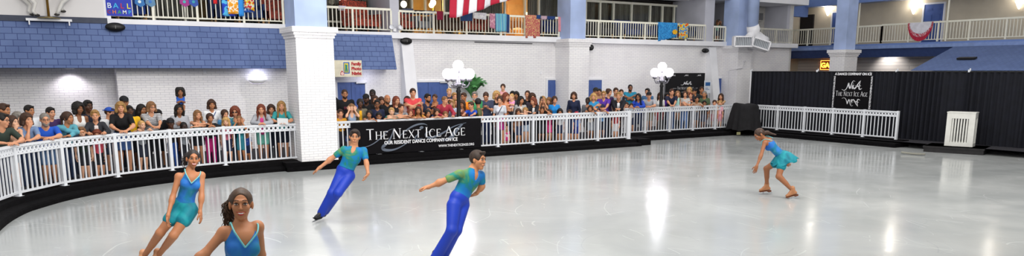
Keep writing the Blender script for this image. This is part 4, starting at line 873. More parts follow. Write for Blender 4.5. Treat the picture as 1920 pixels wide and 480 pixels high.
armchair(522, 24.2, '#8c3626', 'rust woven armchair on the upper left balcony by the pillar', .8, .75, 0, True)
armchair(425, 24.3, '#1c2b50', 'navy armchair under the blue swirl towel', .8, .75)
armchair(468, 24.0, '#22345f', 'navy armchair behind the red and yellow towel', .8, .8)
armchair(248, 24.2, '#203a7c', 'blue armchair beside the ball champ banner', .8, .7)
armchair(763, 24.6, '#9c3d2e', 'rust patterned armchair next to the partition of the middle balcony', .8, .7, 0, True)
armchair(790, 24.4, '#7d8086', 'grey armchair before the yellow window', .5, .55)
armchair(842, 24.5, '#4c382e', 'dark brown armchair on the middle balcony', .8, .65)
armchair(884, 24.6, '#9c3d2e', 'rust patterned armchair below the white printed towel', .9, .75, 0, True)
armchair(1028, 24.5, '#1c2d66', 'royal blue armchair left of the middle pillar', .9, .6)
armchair(1128, 24.5, '#2c2c36', 'charcoal armchair right of the middle pillar', .8, .6)
armchair(1178, 24.4, '#1f2f68', 'navy armchair in the middle of the right long balcony', .9, .75)
armchair(1212, 24.4, '#1f2f68', 'second navy armchair of the right long balcony', .85, .72)
armchair(1283, 24.3, '#22335f', 'navy armchair at the end of the right long balcony', .8, .62)
# lit rooms
for px, py, lb, e in ((812, 5, 'glowing globe lamp in the yellow lit room', 9), (757, 8, 'small ceiling globe at the left of the middle balcony', 3), (642, -2, 'ceiling globe over the balcony right of the left pillar', 4)):
    yl = 26.2 if px == 812 else 24.8; q = ony(px, py, yl); r = root('room_lamp', (q[0], yl, q[2])); tag(r, lb, 'lamp')
    m = MB(); m.ell((0, 0, 0), (.11, .11, .12)); m.build('lamp_globe', M('#fff2d8', .4, noise=0, emit=e), r, smooth=True); m = MB(); m.tube([(0, 0, .1), (0, 0, max(.2, 5.5-q[2]))], .012, 6) if px != 812 else m.tube([(0, 0, -.1), (0, 0, 3.72-q[2])], .02, 8); m.build('lamp_rod', BR, r)
q = ony(989, 30, 26.4); r = root('table_lamp', (q[0], 26.4, 3.7)); tag(r, 'shaded table lamp lighting the orange room by the middle pillar', 'lamp')
m = MB(); m.lathe([(.0, 0), (.12, 0), (.12, .02), (.02, .04), (.02, q[2]-3.7-.12)], n=12); m.build('lamp_stem', BR, r); m = MB(); m.lathe([(.16, q[2]-3.7-.14), (.11, q[2]-3.7+.14)], n=16); m.build('lamp_shade', M('#ffe2a0', .5, noise=0, emit=5), r)
point('room_light', (ony(805, 20, 26.3)[0], 26.1, 4.9), 170, (1, .72, .25), .1); point('room_light', (ony(988, 20, 26.4)[0], 26.0, 4.9), 110, (1, .68, .35), .1); point('room_light', (ony(965, 20, 26.4)[0], 27.2, 4.7), 60, (1, .66, .35), .1)
q = ony(969, 22, 28.1); m = MB(); m.box(-.45, .45, -.04, 0, -.3, .3); m.box(-.38, .38, -.05, -.03, -.24, .24); tag(m.build('picture_frame', M('#a9895f', .6), loc=(q[0], 28.17, q[2])), 'framed picture on the wall of the orange lit room', 'picture')
q = ony(969, 55, 27.4); r = root('bed', (q[0], 27.3, 3.7)); tag(r, 'bed with tan cover in the orange lit room', 'bed')
m = MB(); m.box(-.6, .6, -.7, .7, .1, .45); m.build('mattress', M('#c08d4a', .8), r); m = MB(); m.box(-.62, .62, .7, .78, 0, .9); m.build('headboard', M('#7a5230', .6), r)
for x in (-.3, .3): m = MB(); m.ell((x, .5, .52), (.25, .18, .09)); m.build('pillow', M('#e8dcc8', .8), r, smooth=True)
# ------------------------------------------------------------------ people: one continuous skin grown from a skeleton (distance field + surface nets)
V = lambda *a: np.array(a, dtype=float)
def nrm(v): n = np.linalg.norm(v); return v/n if n > 1e-9 else v
class Field:
    def __init__(s, axes): s.ax = axes; s.F = np.full([len(a) for a in axes], .5, dtype=np.float32)
    def sub(s, lo, hi):
        ix = []
        for a, l, h in zip(s.ax, lo, hi): ix.append((max(0, np.searchsorted(a, l)-1), min(len(a), np.searchsorted(a, h)+1)))
        return ix
    def grid(s, ix):
        x, y, z = [a[i:j] for a, (i, j) in zip(s.ax, ix)]
        return x[:, None, None], y[None, :, None], z[None, None, :]
    def put(s, ix, d, k, op):
        sl = tuple(slice(i, j) for i, j in ix); f = s.F[sl]
        if op == 'sub':
            h = np.maximum(k-np.abs(f+d), 0)/k if k > 0 else 0; s.F[sl] = np.maximum(f, -d)+h*h*k*.25
        elif op == 'cut': s.F[sl] = np.maximum(f, d)
        else:
            h = np.maximum(k-np.abs(f-d), 0)/k if k > 0 else 0; s.F[sl] = np.minimum(f, d)-h*h*k*.25
    def cap(s, a, b, ra, rb, k=.03, op='add', fl=None):
        """tapered capsule; fl = (axis, factor) flattens the section along a direction"""
        a = np.asarray(a, float); b = np.asarray(b, float); r = max(ra, rb)+k+.03
        ix = s.sub(np.minimum(a, b)-r, np.maximum(a, b)+r)
        if any(j-i < 2 for i, j in ix): return
        X, Y, Z = s.grid(ix); d = b-a; dd = max(d@d, 1e-9)
        t = np.clip(((X-a[0])*d[0]+(Y-a[1])*d[1]+(Z-a[2])*d[2])/dd, 0, 1)
        ex, ey, ez = X-a[0]-t*d[0], Y-a[1]-t*d[1], Z-a[2]-t*d[2]
        q = ex*ex+ey*ey+ez*ez
        if fl is not None:
            ax_, kf = fl; pr = ex*ax_[0]+ey*ax_[1]+ez*ax_[2]; q = q+(kf*kf-1)*pr*pr
        s.put(ix, (np.sqrt(q)-(ra+(rb-ra)*t)).astype(np.float32), k, op)
    def ell(s, c, r, R=None, k=.03, op='add'):
        c = np.asarray(c, float); r = np.asarray(r, float); m = max(r)+k+.03
        ix = s.sub(c-m, c+m)
        if any(j-i < 2 for i, j in ix): return
        X, Y, Z = s.grid(ix); x, y, z = X-c[0], Y-c[1], Z-c[2]
        if R is not None: x, y, z = [x*R[i][0]+y*R[i][1]+z*R[i][2] for i in range(3)]
        k0 = np.sqrt((x/r[0])**2+(y/r[1])**2+(z/r[2])**2); k1 = np.sqrt((x/r[0]**2)**2+(y/r[1]**2)**2+(z/r[2]**2)**2)+1e-6
        s.put(ix, (k0*(k0-1)/k1).astype(np.float32), k, op)
    def plane(s, p, n):
        """keep the side where (x-p).n < 0"""
        X, Y, Z = s.grid([(0, len(a)) for a in s.ax]); d = (X-p[0])*n[0]+(Y-p[1])*n[1]+(Z-p[2])*n[2]; s.F = np.maximum(s.F, d.astype(np.float32))
    def wobble(s, amp, fr):
        X, Y, Z = s.grid([(0, len(a)) for a in s.ax]); s.F = s.F+(amp*(np.sin(X*fr+Z*fr*.6)*np.sin(Y*fr*.9+1)*np.sin(Z*fr*.8+2*np.sin(X*fr*.35)))).astype(np.float32)
    def mesh(s):
        F_ = s.F; neg = F_ < 0; nx_, ny_, nz_ = F_.shape
        cnt = np.zeros((nx_-1, ny_-1, nz_-1), dtype=np.int8)
        for i in (0, 1):
            for j in (0, 1):
                for k in (0, 1): cnt += neg[i:nx_-1+i, j:ny_-1+j, k:nz_-1+k]
        act = (cnt > 0) & (cnt < 8); I, J, Kk = np.nonzero(act); idx = np.full(act.shape, -1, dtype=np.int32); idx[I, J, Kk] = np.arange(len(I))
        acc = np.zeros((len(I), 3)); n = np.zeros(len(I)); cor = [(i, j, k) for i in (0, 1) for j in (0, 1) for k in (0, 1)]
        ax = s.ax; P = {}
        for c in cor: P[c] = (F_[I+c[0], J+c[1], Kk+c[2]], np.stack([ax[0][I+c[0]], ax[1][J+c[1]], ax[2][Kk+c[2]]], 1))
        for a in cor:
            for d_ in range(3):
                if a[d_] == 1: continue
                b = list(a); b[d_] = 1; b = tuple(b); fa, pa = P[a]; fb, pb = P[b]; cr = (fa < 0) != (fb < 0)
                t = np.where(cr, fa/np.where(cr, fa-fb, 1), 0); acc += np.where(cr[:, None], pa+(pb-pa)*t[:, None], 0); n += cr
        vs = acc/np.maximum(n, 1)[:, None]; fs = []
        for d_, (u, v) in ((0, (1, 2)), (1, (2, 0)), (2, (0, 1))):
            sl0 = [slice(None)]*3; sl1 = [slice(None)]*3; sl0[d_] = slice(0, -1); sl1[d_] = slice(1, None)
            ch = neg[tuple(sl0)] != neg[tuple(sl1)]; E = list(np.nonzero(ch)); ok = (E[u] > 0) & (E[v] > 0) & (E[u] < F_.shape[u]-1) & (E[v] < F_.shape[v]-1)
            E = [e[ok] for e in E]; ng = neg[E[0], E[1], E[2]]
            def at(du, dv): e = [x.copy() for x in E]; e[u] -= du; e[v] -= dv; return idx[e[0], e[1], e[2]]
            q = np.stack([at(1, 1), at(0, 1), at(0, 0), at(1, 0)], 1); q[~ng] = q[~ng][:, ::-1]; fs.append(q)
        return vs, np.concatenate(fs)
def axis(lo, hi, fl, fh, hf, hc):
    """grid line positions, fine inside [fl, fh]"""
    out = [lo]
    while out[-1] < hi:
        x = out[-1]; out.append(x+(hf if fl-hf < x < fh else hc))
    return np.array(out)
def axes_for(pts, pad, head, hr, hf, hc, foot=None):
    pts = np.array(pts); lo = pts.min(0)-pad; hi = pts.max(0)+pad
    return [axis(lo[i], hi[i], head[i]-hr, head[i]+hr, hf, hc) for i in range(3)]
class Geo:
    """extra pieces (eyes, lips, fingers) that share the skin's mesh, with material slots"""
    def __init__(s): s.v = []; s.f = []; s.m = []; s.n = 0
    def add(s, vs, fs, m):
        s.v.append(np.asarray(vs, float)); s.f += [tuple(int(i)+s.n for i in f) for f in fs]; s.m += [m]*len(fs); s.n += len(vs)
    def mb(s, mb, m): s.add(np.array([tuple(v) for v in mb.v]), mb.f, m)
def emit(name, geo, mats, parent):
    me = bpy.data.meshes.new(name); me.from_pydata(np.concatenate(geo.v).tolist(), [], geo.f)
    for m_ in mats: me.materials.append(m_)
    me.polygons.foreach_set('material_index', np.array(geo.m, dtype=np.int32)); me.polygons.foreach_set('use_smooth', np.ones(len(geo.f), dtype=bool)); me.update()
    o = bpy.data.objects.new(name, me); COL.objects.link(o); o.parent = parent; return o
def emit_field(name, fld, mat, parent):
    vs, fs = fld.mesh()
    if len(vs) == 0: return None
    g = Geo(); g.add(vs, fs, 0); return emit(name, g, [mat], parent)
def frame(fw, up=V(0, 0, 1)):
    fw = nrm(fw); x = nrm(np.cross(fw, up)); z = np.cross(x, fw); return np.array([x, fw, z])        # rows: right, forward, up
def skinmat(c): return M(c, .55, noise=.05, scale=9)
DKB = M('#1d1512', .5, noise=0); EYEW = M('#ece6e2', .3, noise=0); IRIS = M('#38261c', .3, noise=0); TEETH = M('#f6f2ec', .3, noise=0)
def head_field(f, J, k=.02, det=1):
    """skull, face and neck in the head frame"""
    R = J['hR']; c = J['head']; s = J['hs']/.235
    H = lambda x, y, z: c+(R[0]*x+R[1]*y+R[2]*z)*s
    fem = J['fem']; jw = .056 if fem else .062
    f.ell(H(0, -.015, .028), V(.074, .094, .088)*s, R, k*s); f.ell(H(0, .018, -.022), V(jw, .068, .070)*s, R, k*s)
    f.cap(H(0, .020, -.045), H(0, .046, -.090), (.048 if fem else .054)*s, (.024 if fem else .031)*s, k*1.2*s)
    for e in (-1, 1): f.ell(H(e*.036, .058, -.020), V(.023, .022, .024)*s, R, k*s)
    f.cap(H(-.03, .078, .030), H(.03, .078, .030), .012*s, .012*s, .014*s)
    for e in (-1, 1): f.ell(H(e*.031, .098, .010), V(.017, .014, .012)*s, R, .012*s, 'sub')
    f.cap(H(0, .084, .014), H(0, .102, -.022), .0065*s, .0100*s, .010*s)
    for e in (-1, 1):
        f.ell(H(e*.010, .090, -.026), V(.0065, .009, .006)*s, R, .006*s)
        f.ell(H(e*.077, -.006, -.004), V(.011, .020, .031)*s, R, .006*s)
    f.cap(H(-.018, .082, -.058), H(.018, .082, -.058), .009*s, .009*s, .012*s)
    f.cap(H(0, -.02, -.05), J['neck'], .050*s*(.84 if fem else 1.08), .054*s*(.86 if fem else 1.12), .03)
def face_bits(g, J, det, smile=False, bald=None):
    R = J['hR']; c = J['head']; s = J['hs']/.235; RM = Matrix([[R[j][i] for j in range(3)] for i in range(3)])
    H = lambda x, y, z: c+(R[0]*x+R[1]*y+R[2]*z)*s
    def e(p, r, m, nu=8, nv=6): b = MB(); b.ell(p, tuple(x*s for x in r), RM, nu, nv); g.mb(b, m)
    for q in (-1, 1):
        if det:
            e(H(q*.031, .076, .010), (.0138, .0120, .0068), 2, 14, 10); e(H(q*.031, .0842, .0105), (.0062, .0050, .0060), 3, 12, 8)
            b = MB(); b.tube([H(q*(.031-.017), .0850, .011), H(q*.031, .0905, .0185), H(q*(.031+.020), .078, .0135)], [.0018*s, .0038*s, .0020*s], 6); g.mb(b, 1)
            b = MB(); b.tube([H(q*(.031-.017), .085, .006), H(q*.031, .0885, .0005), H(q*(.031+.017), .079, .007)], [.0008*s, .0013*s, .0008*s], 6); g.mb(b, 1)
        else:
            e(H(q*.031, .079, .010), (.0125, .010, .0056), 2); e(H(q*.031, .086, .010), (.0072, .005, .0058), 3)
            b = MB(); b.tube([H(q*(.031-.016), .086, .016), H(q*(.031+.017), .079, .016)], .0026*s, 4); g.mb(b, 1)
        b = MB(); b.tube([H(q*.012, .094, .0365), H(q*.030, .0945, .041), H(q*.050, .076, .033)], [.0024*s, .0030*s, .0016*s], 5); g.mb(b, 1)
    if smile:
        e(H(0, .0825, -.0558), (.0265, .0105, .0088), 5, 16, 8)
        b = MB(); b.tube([H(-.033, .070, -.046), H(-.017, .0885, -.0485), H(0, .0945, -.0500), H(.017, .0885, -.0485), H(.033, .070, -.046)], [.0010*s, .0024*s, .0024*s, .0024*s, .0010*s], 6); g.mb(b, 4)
        b = MB(); b.tube([H(-.033, .070, -.046), H(-.018, .0870, -.0625), H(0, .0930, -.0685), H(.018, .0870, -.0625), H(.033, .070, -.046)], [.0014*s, .0036*s, .0046*s, .0036*s, .0014*s], 6); g.mb(b, 4)
    else:
        b = MB(); b.tube([H(-.023, .082, -.059), H(-.01, .0915, -.0555), H(0, .092, -.057), H(.01, .0915, -.0555), H(.023, .082, -.059)], [.001*s, .0036*s, .003*s, .0036*s, .001*s], 5); g.mb(b, 4)
        b = MB(); b.tube([H(-.020, .082, -.061), H(0, .091, -.066), H(.020, .082, -.061)], [.001*s, .0045*s, .001*s], 5); g.mb(b, 4)
def hand(f, g, J, side, det, s):
    """palm in the field; five separate bent fingers as tapered chains"""
    w, d, n = J['wr'+side], nrm(J['hd'+side]), J['hn'+side]        # wrist, pointing direction, palm normal (curl side)
    n = nrm(n-d*(n@d)); sd = np.cross(d, n)*(1 if side == 'R' else -1)*J.get('th'+side, 1)
    pc = w+d*.045*s; R = np.array([sd, n, d])
    f.ell(pc, V(.038, .015, .050)*s, R, .015*s)
    f.cap(w, w+d*.03*s, .024*s, .024*s, .02*s)
    c = J.get('curl'+side, .35); n6 = 8 if det else 5
    for i, (o_, L_) in enumerate(((-.028, .072), (-.0095, .080), (.0095, .075), (.027, .060))):
        a = w+d*.080*s-sd*o_*s-d*(.006*abs(i-1.2))*s; sp = nrm(d-sd*o_*3.0)
        P_ = [a-d*.02*s, a]; dr = sp; L3 = (L_*.45, L_*.32, L_*.26)
        for q in range(3):
            th = c*(.5+.5*q)*(1+.12*i); dr2 = nrm(sp*math.cos(th*(q+1)*.75)+n*math.sin(th*(q+1)*.75)); P_.append(P_[-1]+dr2*L3[q]*s)
        b = MB(); b.tube(P_, [.0095*s, .0092*s, .0086*s, .0076*s, .0058*s], n6); g.mb(b, 0)
        b = MB(); b.ell(P_[-1], (.0058*s,)*3, None, n6, 4); g.mb(b, 0)
    a = w+d*.022*s+sd*.026*s; t1 = a+(d*.55+sd*.62+n*.25)*.036*s; t2 = t1+(d*.8+sd*.25+n*.35)*.034*s; t3 = t2+(d*.9+n*.3)*.024*s
    b = MB(); b.tube([a-sd*.01*s, a, t1, t2, t3], [.012*s, .012*s, .0105*s, .0092*s, .0065*s], n6); g.mb(b, 0); b = MB(); b.ell(t3, (.0065*s,)*3, None, n6, 4); g.mb(b, 0)
def ik(a, t, l1, l2, pole):
    d = t-a; L_ = np.linalg.norm(d); mx = (l1+l2)*.995
    if L_ > mx: t = a+d/L_*mx; d = t-a; L_ = mx
    L_ = max(L_, abs(l1-l2)+.02); x = (l1*l1-l2*l2+L_*L_)/(2*L_); h = math.sqrt(max(l1*l1-x*x, 0)); u = nrm(d); p = nrm(pole-u*(pole@u)); return a+u*x+p*h, t
def torso_prims(f, J, q, w, e=0, k=.04, lower=True, flare=0):
    """pelvis, waist, chest, shoulders; e inflates"""
    T = J['tR']; P = J['pelvis']; C = J['chest']; fem = J['fem']; ad = J['adult']
    wm = (P*.55+C*.45); hw = (.150 if fem else .145); ww = (.115 if fem else .132); cw = (.138 if fem else .158)
    if ad < .6: hw, ww, cw = .125, .12, .13
    if lower: f.ell(P, V(hw*w+e, .105*w+e, .115+e)*q, J['pR'], k)
    f.ell(wm, V(ww*w+e, .088*w+e, .14+e)*q, T, k); f.ell(C, V(cw*w+e, .102*w+e, .155+e)*q, T, k)
    f.cap(J['shL']-T[2]*.008*q, J['shR']-T[2]*.008*q, .047*q+e, .047*q+e, k); f.cap(C+T[2]*.07*q, J['neck']-T[2]*.03*q, .075*q+e, .055*q+e*.6, k)
    if fem and ad > .6:
        for e_ in (-1, 1): f.ell(C+(T[0]*e_*.067+T[1]*(.062 if J.get('slim') else .072)-T[2]*.01)*q, V(.056, .050, .058)*q*(.9+.1*w)*(.86 if J.get('slim') else 1)+e, T, k*.7)
def arm_prims(f, J, sd, q, w, e=0, frac=1.0, k=.025, cuff=1.0):
    a, b, c = J['sh'+sd], J['el'+sd], J['wr'+sd]; t = (.93 if J['fem'] else 1.05)*(.6+.4*w)
    if frac <= .5:
        m = a+(b-a)*frac*2; f.cap(a, m, .046*q*t+e, (.046-.010*frac*2)*q*t+e*1.25, k)
    else:
        f.cap(a, b, .046*q*t+e, .036*q*t+e, k); m = b+(c-b)*(frac-.5)*2; f.cap(b, m, .037*q*t+e, (.037-.013*(frac-.5)*2)*q*t+e*cuff, k)
        if e == 0: f.ell(b+(c-b)*.22, V(.036, .036, .05)*q*t, None, .03)
def leg_prims(f, J, sd, q, w, e=0, frac=1.0, k=.03, flare=0):
    a, b, c = J['hp'+sd], J['kn'+sd], J['an'+sd]; t = (.6+.4*w)*(1.04 if J['fem'] else 1)
    if frac <= .5: m = a+(b-a)*frac*2; f.cap(a, m, .082*q*t+e, (.082-.028*frac*2)*q*t+e+flare, k)
    else:
        f.cap(a, b, .082*q*t+e, .054*q*t+e, k); m = b+(c-b)*(frac-.5)*2; f.cap(b, m, .053*q*t+e, (.053-.019*(frac-.5)*2)*q*t+e+flare, k)
        if e == 0:
            bk = nrm(np.cross(np.cross(c-b, J['pR'][1]), c-b)) if np.linalg.norm(np.cross(c-b, J['pR'][1])) > .01 else V(0, 0, 0)
            f.cap(b+(c-b)*.12-bk*.012*q, b+(c-b)*.5-bk*.012*q, .048*q*t, .036*q*t, .03)
def foot_prims(f, J, sd, q, e=0, k=.02):
    c, d = J['an'+sd], nrm(J['fd'+sd]); f.cap(c-d*.035*q+V(0, 0, -.035*q), c+d*.13*q+V(0, 0, -.05*q), .034*q+e, .026*q+e, k); f.cap(c, c+V(0, 0, -.03*q), .034*q+e, .036*q+e, k)
HAIRN = [0]
def hair_field(f, J, st):
    R = J['hR']; c = J['head']; s = J['hs']/.235; H = lambda x, y, z: c+(R[0]*x+R[1]*y+R[2]*z)*s
    e = {'buzz': .003, 'short': .008, 'side': .008, 'cap': .006, 'curly': .034, 'afro': .04}.get(st, .014)
    f.ell(H(0, -.018, .030), V(.079+e, .097+e, .090+e)*s, R, .01)
    if st in ('short', 'side'): f.cap(H(-.035, .066, .094), H(.04, .068, .096), .018*s, .016*s, .02)
    # open the face
    f.ell(H(0, .108, -.026), V(.071, .080, .103)*s, R, .01, 'sub')
    f.ell(H(0, .0, -.095), V(.1, .13, .062)*s, R, .012, 'sub')
    if st in ('short', 'side', 'buzz', 'cap'):
        for q in (-1, 1): f.ell(H(q*.09, .025, -.035), V(.032, .070, .060)*s, R, .01, 'sub')
    if st in ('long', 'longw', 'bob', 'mid', 'curly'):
        L_ = {'long': .30, 'longw': .27, 'bob': .12, 'mid': .20, 'curly': .11}[st]; wd = .03 if st != 'curly' else .045
        for q in (-1, 1):
            f.cap(H(q*.070, -.01, .04), H(q*.080, .005, -.07), wd*s, wd*s, .03); f.cap(H(q*.080, .0, -.06), H(q*.092, .012, -L_+.04), wd*s, wd*.75*s, .03)
            f.cap(H(q*.05, -.07, .0), H(q*.06, -.065, -L_+.03), .038*s, .030*s, .03)
        f.cap(H(0, -.075, .0), H(0, -.075, -L_), .045*s, .035*s, .03)
        f.ell(H(0, .13, -.03), V(.054, .075, .085)*s, R, .01, 'sub')
        if st in ('bob', 'mid', 'longw'): f.cap(H(-.045, .075, .068), H(.05, .070, .075), .018*s, .016*s, .02)
    if st == 'pony': f.cap(H(0, -.10, .05), H(0, -.135, .01), .022*s, .034*s, .02); f.cap(H(0, -.135, .0), H(.02, -.12, -.16), .032*s, .014*s, .02)
    if st == 'bun': f.ell(H(0, -.085, .085), V(.042, .042, .04)*s, R, .012)
    if st in ('longw', 'mid', 'long', 'bob'): f.wobble(.0045, 75/s)
    if st in ('curly', 'afro'): f.wobble(.011, 90/s)
PRN = {}
def cloth(c):
    """named cloth: '#rrggbb' plain, 's:#a:#b' horizontal stripes, 'p:#a:#b' print patch, 'q:..' plaid-like"""
    if ':' not in c: return M(c, .85, noise=.10, scale=7)
    if c in PRN: return PRN[c]
    k_, *cs = c.split(':'); PRN[c] = pattern('cloth_print', {'s': 'hstripe', 'p': 'blob', 'q': 'voro'}[k_], cs if k_ != 's' else cs, {'s': 11, 'p': 9, 'q': 22}[k_]); return PRN[c]
NAMES = {'tee': 'shirt', 'long': 'long_sleeved_shirt', 'tank': 'tank_top', 'hoodie': 'hooded_top', 'jacket': 'jacket', 'polo': 'polo_shirt', 'less': 'sleeveless_shirt'}
def build_person(J, D, rt, fine, coarse, det=False):
    """body mesh plus clothing, hair and accessories as children of rt; everything relative to the root"""
    q, w = J['q'], D.get('w', 1.0); fem = J['fem']
    pts = [J[k] for k in J if isinstance(J[k], np.ndarray) and J[k].shape == (3,) and not k.startswith(('hd', 'hn', 'fd'))]
    pts += [J['head']+J['hR'][2]*J['hs']*.55, J['anL']-V(0, 0, .07*q), J['anR']-V(0, 0, .07*q)]
    ax = axes_for(pts, .16*q+.03, J['head'], J['hs']*.62, fine, coarse)
    f = Field(ax); g = Geo()
    torso_prims(f, J, q, w); 
    for sd in 'LR':
        arm_prims(f, J, sd, q, w); leg_prims(f, J, sd, q, w)
        if not J.get('slim'): foot_prims(f, J, sd, q, -.006)
        hand(f, g, J, sd, det, J['hs']/.235*.97)
    head_field(f, J)
    face_bits(g, J, det, D.get('smile', False))
    vs, fs = f.mesh(); g.add(vs, fs, 0)
    lip = D.get('lip', '#a5544e'); hc = D.get('haircol', '#2a1c14')
    emit('body', g, [skinmat(D['skin']), M(hc if D.get('browdark') is None else D['browdark'], .7, noise=0), EYEW, IRIS, M(lip, .4, noise=0), TEETH], rt)
    # --- top
    def sub_axes(P_, pad): 
        P_ = np.array(P_); lo = P_.min(0)-pad; hi = P_.max(0)+pad; return [a[(a >= l-coarse) & (a <= h+coarse)] for a, l, h in zip(ax, lo, hi)]
    T = J['tR']; top = D.get('top')
    if top:
        st, col = top; e = {'hoodie': .020, 'jacket': .018, 'tank': .007, 'less': .009}.get(st, .012)*q
        f = Field(sub_axes([J['pelvis'], J['chest'], J['neck'], J['shL'], J['shR'], J['elL'], J['elR'], J['wrL'], J['wrR']], .2*q)); torso_prims(f, J, q, w, e/q, lower=True)
        hem = J['pelvis']-J['pR'][2]*(.035 if st not in ('hoodie', 'jacket', 'dress') else .08)*q
        if st in ('tank',):
            for sd, sg in (('L', -1), ('R', 1)): f.ell(J['sh'+sd]+T[0]*sg*.035*q, V(.075, .14, .11)*q, T, .01, 'sub')
        elif st == 'less': pass
        else:
            fr = {'tee': .34, 'polo': .34, 'half': .45}.get(st, .96)
            for sd in 'LR': arm_prims(f, J, sd, q, w, e*1.1, fr, cuff=1.0)
        f.plane(hem, -J['pR'][2])
        nk = J['neck']; f.ell(nk+T[2]*.012*q, V(.062, .066, .05)*q*1.02, T, .005, 'sub')
        dv = {'tank': .11, 'less': .06, 'vee': .09, 'tee': .035, 'polo': .04}.get(st, .035); f.ell(nk+T[1]*.075*q-T[2]*dv*.5*q, V(.045, .06, dv)*q, T, .005, 'sub')
        if st == 'hoodie': f.cap(nk-T[1]*.06*q-T[0]*.07*q-T[2]*.02*q, nk-T[1]*.06*q+T[0]*.07*q-T[2]*.02*q, .045*q, .045*q, .03)
        if st == 'polo' or st == 'jacket':
            for sg in (-1, 1): f.cap(nk+T[0]*sg*.055*q-T[1]*.02*q+T[2]*.01*q, nk+T[0]*sg*.03*q+T[1]*.075*q-T[2]*.045*q, .014*q, .012*q, .01)
        o = emit_field(NAMES.get(st, 'shirt'), f, cloth(col), rt)
        if D.get('inner'):      # a panel of the shirt under an open jacket
            f = Field(sub_axes([J['pelvis'], J['chest'], J['neck']], .2*q)); torso_prims(f, J, q, w, e/q+.010, lower=True)
            X, Y, Z = f.grid([(0, len(a)) for a in f.ax]); dx = np.abs((X-J['chest'][0])*T[0][0]+(Y-J['chest'][1])*T[0][1]+(Z-J['chest'][2])*T[0][2]); f.F = np.maximum(f.F, (dx-.048*q).astype(np.float32)); f.plane(J['chest'], -T[1]); f.plane(nk-T[2]*.05*q, T[2]); emit_field('inner_shirt', f, cloth(D['inner']), rt)
        if D.get('print'):
            f = Field(sub_axes([J['pelvis'], J['chest'], J['neck']], .2*q)); torso_prims(f, J, q, w, e/q+.004, lower=False); pc = J['chest']-T[2]*.035*q
            X, Y, Z = f.grid([(0, len(a)) for a in f.ax]); L1 = [(X-pc[0])*T[i][0]+(Y-pc[1])*T[i][1]+(Z-pc[2])*T[i][2] for i in (0, 2)]; d = np.sqrt((L1[0]/1.3)**2+L1[1]**2)-.055*q
            f.F = np.maximum(f.F, d.astype(np.float32)); f.plane(J['chest'], -T[1]); emit_field('shirt_print', f, cloth(D['print']), rt)
    bot = D.get('bot')
    if bot:
        st, col = bot; f = Field(sub_axes([J['pelvis'], J['chest'], J['hpL'], J['hpR'], J['knL'], J['knR'], J['anL'], J['anR']], .2*q)); e = .010*q; pl_ = J['pR']
        hw = .152 if fem else .147
        if J['adult'] < .6: hw = .127
        f.ell(J['pelvis'], V(hw*w, .107*w, .118)*q+e, pl_, .03)
        if st in ('pants', 'jeans'):
            for sd in 'LR': leg_prims(f, J, sd, q, w, e*1.2, .95, flare=.010*q)
        elif st == 'shorts':
            for sd in 'LR': leg_prims(f, J, sd, q, w, e*1.3, .40, flare=.012*q)
        elif st == 'short_shorts':
            for sd in 'LR': leg_prims(f, J, sd, q, w, e*1.2, .22, flare=.006*q)
        elif st == 'skirt':
            m = (J['knL']+J['knR'])/2; f.cap(J['pelvis'], J['pelvis']+(m-J['pelvis'])*.75, .12*q*w+e, .16*q*w, .04); f.plane(J['pelvis']+(m-J['pelvis'])*.80, nrm(m-J['pelvis']))
        f.plane(J['pelvis']+pl_[2]*.07*q, pl_[2]); emit_field({'pants': 'trousers', 'jeans': 'jeans', 'skirt': 'skirt'}.get(st, 'shorts'), f, cloth(col), rt)
    if D.get('shoe', '#3a3a40'):
        for sd in 'LR':
            c = J['an'+sd]; f = Field(axes_for([c, c+nrm(J['fd'+sd])*.14*q], .085*q, c, .3, max(fine, .012), coarse)); foot_prims(f, J, sd, q, .006*q); emit_field('shoe', f, M(D.get('shoe', '#3a3a40'), .6), rt)
    if D.get('hair', 'none') != 'none':
        f = Field(axes_for([J['head'], J['head']-V(0, 0, .28*q), J['head']-J['hR'][1]*.1], .17*q+.04, J['head'], .3, fine if det else fine*1.15, coarse)); hair_field(f, J, D['hair']); emit_field('hair', f, M(hc, .65, noise=.35, scale=30), rt)
    R = J['hR']; c = J['head']; s = J['hs']/.235; H = lambda x, y, z: c+(R[0]*x+R[1]*y+R[2]*z)*s; RM = Matrix([[R[j][i] for j in range(3)] for i in range(3)])
    if D.get('cap'):
        f = Field(axes_for([J['head']], .2*s, J['head'], .3, fine, coarse)); f.ell(H(0, -.016, .045), V(.091, .108, .09)*s, R, .01); f.plane(H(0, 0, .045), -R[2]); bk = -1 if D.get('capback') else 1
        f.ell(H(0, bk*.12, .048), V(.062, .065, .010)*s, R, .008); emit_field('baseball_cap', f, cloth(D['cap']), rt)
    if D.get('beard'):
        f = Field(axes_for([J['head']], .16*s, J['head'], .3, fine, coarse)); f.ell(H(0, .022, -.045), V(.062, .074, .072)*s, R, .01); f.ell(H(0, .055, -.088), V(.034, .034, .030)*s, R, .01); f.ell(H(0, .10, -.018), V(.06, .08, .030)*s, R, .008, 'sub'); f.ell(H(0, .11, -.06), V(.018, .04, .008)*s, R, .004, 'sub'); f.plane(H(0, 0, -.03), R[2]); f.plane(H(0, 0, 0), -R[1]); emit_field('beard', f, M(D['beard'], .8, noise=.3, scale=40), rt)
    if D.get('glasses'):
        b = MB()
        for e in (-1, 1):
            P_ = [H(e*.032+.021*math.cos(t), .098, .010+.015*math.sin(t)) for t in np.linspace(0, 2*math.pi, 13)]; b.tube(P_, .0026*s, 5, cap=False); b.tube([H(e*.053, .096, .014), H(e*.08, .02, .012)], .0024*s, 5)
            if D['glasses'] == 'sun': b.ell(H(e*.032, .097, .010), (.021*s, .003*s, .016*s), RM, 12, 6)
        b.tube([H(-.011, .100, .014), H(.011, .100, .014)], .0026*s, 5); o = b.build('glasses', M('#17171b', .3), rt, smooth=True)
